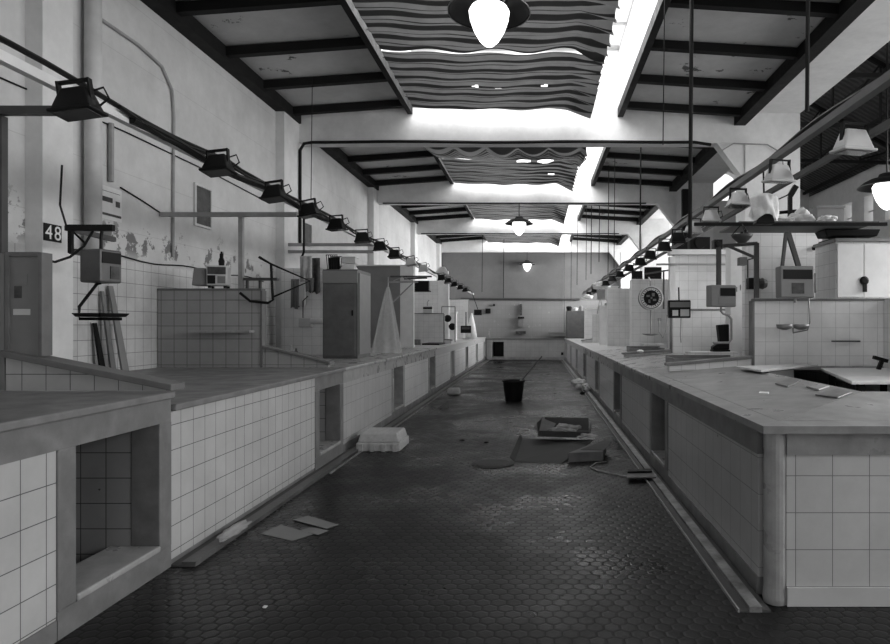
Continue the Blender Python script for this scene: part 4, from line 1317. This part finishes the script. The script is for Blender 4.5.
MB().tube([P(659, 320, 10.28), P(659, 332, 10.26), P(663, 338, 10.26), P(666, 330, 10.28), P(667, 315, 10.3)], .008, 6).build('hose', 'conduit', root)
MB().box(P(658, 0, 10.3).x, P(661, 0, 10.3).x, 10.29, 10.33, P(0, 321, 10.3).z, P(0, 318, 10.3).z).build('fitting', 'conduit', root)
for k, (x0, x1, y, z0, z1, lab) in enumerate([(632, 641, 11.2, 273, 262, 'dark transformer box on the board above the dial scale'), (644, 658, 11.0, 277, 266, 'dark radio on top of the tall pale divider on the right')]):
    a, b = P(x0, 0, y), P(x1, 0, y)
    zz = 2.60
    mb = MB()
    if k == 0:
        a.x, b.x = 1.98, 2.2
        mb.box(a.x, b.x, 13.66, 13.74, 2.451, 2.62).box(a.x + .02, b.x - .02, 13.64, 13.66, 2.48, 2.58)
    else:
        mb.box(2.25, 2.6, 13.66, 13.74, 2.451, 2.70).box(2.28, 2.45, 13.64, 13.66, 2.5, 2.66)
    one(mb, 'radio' if k else 'transformer_box', 'black', lab, 'box')
for k, (x0, x1, z1, lab, nm) in enumerate([(2.20, 2.40, 2.92, 'black fan-like device on the pale board, first from the rail', 'fan_heater'), (2.46, 2.78, 2.90, 'round-fronted black device in the middle of the pale board', 'fan_heater'),
                                           (2.85, 2.98, 2.86, 'small dark box at the end of the pale board', 'dark_box')]):
    mb = MB().box(x0, x1, 10.52, 10.70, 2.702, z1)
    mb.lathe([(min(.085, (x1 - x0) * .32), -.03), (min(.09, (x1 - x0) * .36), 0)], ((x0 + x1) / 2, 10.515, (2.702 + z1) / 2), 16, 'Y')
    one(mb, nm, 'black', lab, 'device', bevel=0)
# boot
bt = thing('rubber_boot', 'black rubber boot shape standing on the curb under the hanging scale', 'boot', (2.12, 7.9, ZR))
prof = [P(717, 325, 7.8), P(728, 324, 7.8), P(728.5, 349.5, 7.8), P(712, 349.5, 7.8), P(712, 346.5, 7.8), P(719, 342, 7.8)]
MB().prism([(p.x, p.z) for p in prof], 'Y', 7.75, 7.87).build('boot', 'rubber', bt, bevel=.012)
MB().box(prof[3].x - .004, prof[2].x + .004, 7.745, 7.875, 1.167, prof[3].z - .001).build('sole', 'black', bt)
# troughs behind the curbs
for k, (y, x0, x1, lab) in enumerate([(7.2, 1.5, 2.25, 'shallow dark trough behind the front right curb'), (10.52, 1.5, 2.05, 'shallow dark trough behind the second right curb')]):
    root = thing('trough', lab, 'trough', (x0, y, ZR))
    zt = 1.043
    t = MB().box(x0, x1, y, y + .03, zt, zt + .07).box(x0, x1, y + .42, y + .45, zt, zt + .09).box(x0, x0 + .03, y + .03, y + .42, zt, zt + .07).box(x1 - .03, x1, y + .03, y + .42, zt, zt + .07)
    t.build('rim', 'marble', root)
    MB().box(x0 + .3, x1 + .1, y + .455, y + .75, zt, 1.165).build('ledge', 'tileb', root)
    MB().box(x0 + .031, x1 - .031, y + .031, y + .419, zt, zt + .01).build('bottom', 'black', root)
one(MB().lathe([(.0, 0), (.05, .01), (.06, .03), (.02, .05)], (1.62, 10.28, ZR + .10), 10), 'soap_bar', 'white', 'small white lump on the second right curb', 'soap')
# objects of the near right stall
def board(name, pts, th, mat, label, cat):
    return one(MB().slab3(pts, th), name, mat, label, cat, bevel=.004)


root = thing('cutting_board', 'pale cutting board raised on a block at the back of the broad right worktop', 'board', (2.4, 6.3, ZR))
MB().prism([(1.98, 6.5), (2.02, 5.9), (2.92, 6.8), (2.8, 6.97)], 'Z', 1.052, 1.072).build('board', 'light', root, bevel=.004)
MB().prism([(2.16, 6.32), (2.16, 6.1), (2.55, 6.5), (2.5, 6.75)], 'Z', .92, 1.051).build('support', 'dim', root)
board('stone_slab', [GW(775, 383, .012), GW(788, 386, .012), GW(801, 380, .012), GW(792, 377.5, .012)], .010, 'marble', 'loose marble piece on the broad worktop near the stall edge', 'slab')
board('stone_slab', [GW(806, 386, .014), GW(819, 389, .014), GW(830, 385.5, .014), GW(821, 383, .014)], .012, 'marble2', 'small raised marble piece between two worktop slabs', 'slab')
board('stone_slab', [GW(815, 394, .012), GW(838, 397, .012), GW(852, 391.5, .012), GW(838, 388.5, .012)], .010, 'marble', 'flat marble piece at the corner of the dark stall opening', 'slab')
board('paper_scrap', [GW(759, 393.2, .004), GW(768, 393.6, .004), GW(769, 391.8, .004), GW(760, 391.6, .004)], .002, 'white', 'tiny bright scrap of paper on the broad right worktop', 'paper')
root = thing('white_table', 'white-topped table inside the front right stall', 'table', (3.3, 6.3, 0.06))
MB().prism([(2.98, 6.88), (2.52, 5.25), (3.66, 5.25), (3.66, 6.88)], 'Z', 1.0, 1.03).build('tabletop', 'white', root, bevel=.006)
for (x, y) in ((2.62, 5.35), (3.55, 5.35), (3.02, 6.75), (3.55, 6.75)):
    MB().box(x, x + .05, y - .02, y + .03, .061, .999).build('leg', 'steel', root)
root = thing('hand_scraper', 'black T-handled scraper standing on the white table', 'scraper', (3.46, 6.6, 1.031))
q = Vector((3.46, 6.6, 1.031))
MB().bar((q.x - .02, q.y, q.z), (q.x + .02, q.y, q.z + .10), .035, .035).build('handle', 'black', root)
MB().bar((q.x - .07, q.y, q.z + .125), (q.x + .07, q.y, q.z + .085), .04, .035).build('head', 'black', root)
one(MB().box(3.15, 3.45, 6.985, 7.008, 1.30, 1.315), 'wall_hook_rail', 'iron', 'thin dark rail on the tiled divider above the scraper', 'rail')

# far right clutter
root = thing('far_cupboard', 'dark metal cupboard on the last counters of the right row', 'cupboard', (1.6, 27.3, ZR))
MB().box(1.22, 1.95, 27.2, 27.9, ZR + .001, 2.1).build('body', 'midgrey', root)
MB().box(1.25, 1.92, 27.18, 27.199, 1.0, 2.05).build('door', 'midgrey', root)
for k, (x, y, w, h, lab, mat) in enumerate([(1.35, 27.5, .25, .2, 'dark pot on top of the far right cupboard', 'black'), (1.62, 27.5, .22, .14, 'white bowl on top of the far right cupboard', 'white'),
                                            (1.85, 27.5, .18, .22, 'grey pot at the aisle-far end of the far right cupboard', 'dim')]):
    one(MB().lathe([(w / 2 * .7, 2.101), (w / 2, 2.101 + h * .8), (w / 2 * .6, 2.101 + h)], (x, y, 0), 14), 'pot', mat, lab, 'pot')
for k, (px0, py0, px1, py1, Y, lab, mat, nm) in enumerate([
        (606, 286, 618, 300, 19.8, 'white wrapped box hanging at the far right rail', 'white', 'hanging_box'),
        (598, 290, 605, 299, 20.5, 'grey box left of the white wrapped box', 'dim', 'hanging_box'),
        (606, 303, 617, 313, 20.1, 'open wire crate with white contents under the wrapped box', 'light', 'wire_crate')]):
    a, b = P(px0, py1, Y), P(px1, py0, Y)
    z0 = a.z
    mb = MB().box(a.x, b.x, Y, Y + .3, z0, b.z - .03).box(a.x - .015, b.x + .015, Y - .015, Y + .315, b.z - .03, b.z)
    if k < 2:
        mb.tube([((a.x + b.x) / 2, Y + .1, b.z), (RRX, Y + .1, RRZ)], .01, 5)
    else:
        mb.bar((a.x, Y - .012, z0), (b.x, Y - .012, b.z), .015, .01).bar((b.x, Y - .012, z0), (a.x, Y - .012, b.z), .015, .01)
    one(mb, nm, mat, lab, 'box')
blob('hanging_bundle', 'white plastic bundle lying on the far right rail', tuple(P(601, 289, 19.6)), (.24, .22, .13), 'bag', 21)
blob('hanging_bundle', 'smaller white bundle farther along the far right rail', tuple(P(588, 299, 24)), (.18, .3, .09), 'bag', 22)
s = scale_box('dark box scale far along the right by the small dial', P(604, 322, 21.8), (.26, .14, .16), 0, 'black', [(.1, .9, .4, .8, 'dim', 'display')])
q = P(603.5, 317, 21.5)
root = thing('hanging_dial_scale', 'small far dial scale beside the wrapped boxes on the right', 'scale', q, 'weighing scales')
MB().lathe([(.17, 0), (.17, .1)], (q.x, 21.5, q.z), 20, 'Y').build('case', 'iron', root)
MB().lathe([(.14, -.01), (.14, -.001)], (q.x, 21.5, q.z), 20, 'Y').build('dial', 'light', root)
MB().tube([(q.x, 21.55, q.z + .17), (RRX, 21.55, RRZ)], .012, 6).build('hook', 'iron', root)
s.location = P(597, 320, 22.2)
MB().tube([(0, 0, .16), (.1, 0, .72)], .01, 5).build('hook', 'iron', s, True)
one(MB().box(1.75, 1.95, 18.3, 18.5, ZR + .001, 2.0).box(1.73, 1.97, 18.28, 18.52, 2.0, 2.04), 'white_locker', 'white', 'narrow white locker on the far right worktop under the wire crate', 'locker')

# ------------------------------------------------------------------ floor objects
def crate():
    root = thing('fish_box', 'upturned pale polystyrene fish box on the floor by the left counters', 'box', (-1.80, 8.0, 0))
    x, y = -1.86, 7.93
    MB().frus((x, y, .003), .52, .56, .51, .55, .10).build('rim', 'foam', root, bevel=.012)
    MB().frus((x, y, .104), .485, .52, .43, .46, .105).build('body', 'foam', root, bevel=.016)
    for k in range(4):
        xx = x - .2 + .133 * k
        MB().box(xx - .022, xx + .022, y - .295, y - .275, .003, .09).build('rib', 'foam', root)
    MB().box(x - .07, x + .07, y - .288, y - .278, .076, .094).build('grip', 'light', root)
crate()
root = thing('bucket', 'black plastic bucket standing in the middle of the aisle', 'bucket', (-.46, 12.85, 0))
MB().lathe([(.165, .003), (.215, .40), (.222, .41), (.20, .41), (.15, .03)], (-.46, 12.85, 0), 28).build('body', 'rubber', root, smooth=False)
MB().lathe([(.218, .375), (.228, .38), (.228, .408), (.216, .41)], (-.46, 12.85, 0), 28, 'Z', False).build('rim', 'rubber', root)
MB().tube([(-.46 + .225 * math.cos(t), 12.85 - .02 - .21 * math.sin(t), .40 - .02 * math.sin(t)) for t in [math.pi * k / 12 for k in range(13)]], .006, 6).build('handle', 'steel', root)
mp = thing('mop', 'thin mop pole leaning out of the black bucket', 'mop', (-.46, 12.85, .05))
MB().tube([(-.42, 12.86, .08), (-.30, 12.93, .40), (.10, 13.15, .86)], .013, 8).build('pole', 'iron', mp)
MB().lathe([(.02, .20), (.06, .06), (.09, .035)], (-.44, 12.86, 0), 12).build('mop_head', 'dim', mp)
MB().lathe([(.028, .355), (.028, .41)], (-.31, 12.92, 0), 10).build('collar', 'conduit', mp)
# manhole
root = thing('manhole_cover', 'round dark drain cover set in the paving', 'drain cover', (-.47, 6.98, 0))
MB().lathe([(.225, .001), (.225, .008), (.20, .010)], (-.47, 6.98, 0), 36).build('ring', 'aisle', root)
gr = MB()
for k in range(-4, 5):
    hw = math.sqrt(max(.0, .19 ** 2 - (k * .042) ** 2))
    gr.box(-.47 - hw, -.47 + hw, 6.98 + k * .042 - .011, 6.98 + k * .042 + .011, .0101, .016)
gr.build('grate', 'iron', root)
# cardboard
def sheet(name, pts, th, mat, label, cat='cardboard'):
    return one(MB().slab3(pts, th), name, mat, label, cat)


root = thing('cardboard_sheet', 'big flattened cardboard sheet lying bent on the wet floor', 'cardboard', (.2, 7.6, 0))
a, b, c, d = G(514.5, 461.5, .006), G(562, 463, .006), G(594, 440, .10), G(522.5, 438.5, .03)
MB().slab3([a, b, c, d], .006).build('panel', 'card', root)
MB().slab3([d, a, a + Vector((-.05, .02, .05)), d + Vector((-.03, 0, .06))], .005).build('flap', 'card', root)
root = thing('open_carton', 'crushed open carton lying on top of the cardboard sheet', 'carton', (.15, 8.1, .1))
q = [P(540, 441, 8.1), P(590, 443, 8.0), P(588, 431, 8.35), P(556, 424, 8.5)]
base = [Vector((.02, 7.95, .135)), Vector((.62, 7.85, .135)), Vector((.66, 8.35, .14)), Vector((.10, 8.45, .14))]
MB().slab3(base, .006).build('bottom', 'card', root)
def wall_(p, q_, h, lean):
    return [p, q_, q_ + Vector((lean[0], lean[1], h)), p + Vector((lean[0], lean[1], h))]
for (i, j, h, ln) in ((0, 1, .07, (.0, -.03)), (1, 2, .12, (.03, 0)), (2, 3, .15, (0, .05)), (3, 0, .16, (-.02, 0))):
    MB().slab3(wall_(base[i], base[j], h, ln), .006).build('side', 'card', root)
fp = [P(533, 428, 8.05), P(542, 418, 8.35), P(556, 423.5, 8.3), P(547.5, 435, 8.0)]
MB().slab3(fp, .006).build('flap', 'card2', root)
blob('crumpled_plastic', 'crumpled clear plastic inside the open carton', (.36, 8.1, .15), (.16, .10, .06), 'film', 31, 'plastic', .3)
root = thing('flat_carton', 'small flat carton half under the cardboard sheet on its right', 'carton', (.55, 7.4, 0))
mb = MB().prism([(.30, 7.22), (.62, 7.12), (.80, 7.55), (.45, 7.75)], 'Z', .003, .10)
a0 = G(566, 463.5); 
mb = MB().prism([(.34, 7.05), (.72, 7.13), (.80, 7.58), (.64, 7.60)], 'Z', .003, .105)
mb.build('body', 'card2', root)
MB().slab3([Vector((.48, 7.22, .110)), Vector((.73, 7.16, .112)), Vector((.86, 7.5, .15)), Vector((.78, 7.62, .14))], .004).build('lid_flap', 'card', root)
blob('crumpled_plastic', 'torn plastic film at the right end of the cardboard heap', (.60, 7.72, .145), (.10, .08, .03), 'film', 33, 'plastic', .3)
# papers on the floor
sheet('floor_paper', [G(260.5, 533.5, .004), G(292, 540.5, .004), G(313, 534, .004), G(281, 524.5, .004)], .003, 'paper', 'grey sheet of paper lying nearest on the wet floor', 'paper')
sheet('floor_paper', [G(293, 519.5, .008), G(326, 528.5, .008), G(338.5, 524.5, .008), G(308, 515.5, .008)], .003, 'paper', 'grey sheet of paper on the wet floor, farther of the two', 'paper')
sheet('floor_paper', [G(300, 530, .0055), G(318, 535, .0055), G(329, 530.5, .0055), G(312, 527, .0055)], .001, 'paper', 'small corner of paper between the two grey sheets', 'paper')
# bags etc. along gutters
root = thing('foam_block', 'pale foam block lying beside the left kerb halfway down the aisle', 'block', G(454, 394))
q = G(454, 394.5)
MB().frus((q.x, q.y, .003), .27, .22, .25, .2, .14).build('block', 'foam', root, bevel=.03)
sheet('folded_card', [G(437, 408.5, .004), G(449, 408, .004), G(448, 400.5, .10), G(447.5, 401, .11)], .006, 'card', 'folded piece of card on the floor beside the left kerb', 'cardboard')
q = G(580, 389)
blob('plastic_bag', 'white plastic bag lying on the right gutter', (q.x - .02, q.y, .043), (.17, .13, .11), 'bag', 41)
q = G(590, 390.5)
blob('plastic_bag', 'second crumpled white bag against the right counter base', (XR - .11, q.y - .2, .043), (.08, .25, .08), 'bag', 43)
q = G(582.5, 394.5)
blob('rubble_lump', 'small black lump on the floor before the white gutter bag', (q.x, q.y, .002), (.05, .05, .035), 'rubber', 44, 'lump')
blob('plastic_bag', 'crumpled clear bag on the left kerb beside the papers', (-2.10, 4.55, .032), (.05, .20, .03), 'film', 45, 'bag', .16)
# drain plate and hose at the right gutter
q = G(642, 473)
root = thing('drain_plate', 'metal plate with dark edge lying across the right gutter', 'plate', (q.x, q.y, 0))
MB().slab3([G(627, 477.5, .045), G(656, 477, .045), G(651, 469, .048), G(628, 469.5, .048)], .01).build('plate', 'midgrey', root)
MB().slab3([G(627.5, 471.5, .065), G(652, 471, .065), G(651.5, 468.5, .07), G(628, 469, .07)], .016).build('edge', 'black', root)
hz = .012
one(MB().tube([G(607, 461.5, hz), G(596, 463, hz), G(590, 467, hz), G(598, 470.5, hz), G(615, 474, hz), G(632, 477.3, hz), G(641, 477.9, hz)], .006, 8), 'hose', 'conduit', 'thin pale hose curving on the floor beside the drain plate', 'hose', smooth=True)
for (px, py, r_, lab) in [(462, 441, .028, 'small dark lump of litter on the floor left of the drain cover'), (486, 443, .022, 'tiny litter scrap on the floor above the drain cover')]:
    q = G(px, py)
    blob('litter_lump', lab, (q.x, q.y, .002), (r_ * 1.3, r_, r_ * .4), 'rubber', px, 'litter')
blob('litter_lump', 'pale speck of litter on the near floor', (G(265, 608).x, G(265, 608).y, .002), (.012, .012, .006), 'wpaper', 5, 'litter')

# ------------------------------------------------------------------ lights
wd = bpy.data.worlds.new('World'); sc.world = wd
wd.use_nodes = True
bg = wd.node_tree.nodes['Background']
bg.inputs[0].default_value = (1, 1, 1, 1)
bg.inputs[1].default_value = 0.8


def area(name, loc, rot, sx, sy, power):
    l = bpy.data.lights.new(name, 'AREA')
    l.shape = 'RECTANGLE'; l.size = sx; l.size_y = sy; l.energy = power
    o = bpy.data.objects.new(name, l); COL.objects.link(o)
    o.location = loc; o.rotation_euler = rot
    if 'aisle' in name:
        l.spread = R(125)
    return o


for k in range(len(TIE) - 1):
    y0, y1 = TIE[k] + .28, TIE[k + 1]
    area('skylight_daylight', ((LXI + RXI) / 2, (y0 + y1) / 2, 6.40), (0, 0, 0), RXI - LXI - .04, y1 - y0 - .1, (40, 120, 220, 260, 360, 400)[k])
area('aisle_fill_light', (8.25, 25, 3.8), (0, R(70), 0), 2.4, 8, 700)  # added fill for the far stalls, no window modelled there
area('entrance_daylight', (-.3, -5.85, 1.8), (R(90), 0, 0), 5.6, 3.2, 30)
area('aisle_fill_light', (8.25, 5.5, 3.6), (0, R(66), 0), 2.7, 12, 290)  # added interior fill from an unseen, made-up window band

cam = bpy.data.cameras.new('Camera')
co = bpy.data.objects.new('Camera', cam); COL.objects.link(co)
co.location = (0, 0, H); co.rotation_euler = (R(90), 0, 0)
cam.sensor_width = 36; cam.sensor_fit = 'HORIZONTAL'
cam.lens = F_ / 890 * 36
cam.shift_x = -(CX - 445) / 890
cam.shift_y = (CY - 322) / 890
cam.clip_start = .05
sc.camera = co
vs = sc.view_settings
vs.view_transform = 'Standard'; vs.look = 'None'; vs.gamma = 1; vs.use_curve_mapping = False
vs.exposure = 0.7
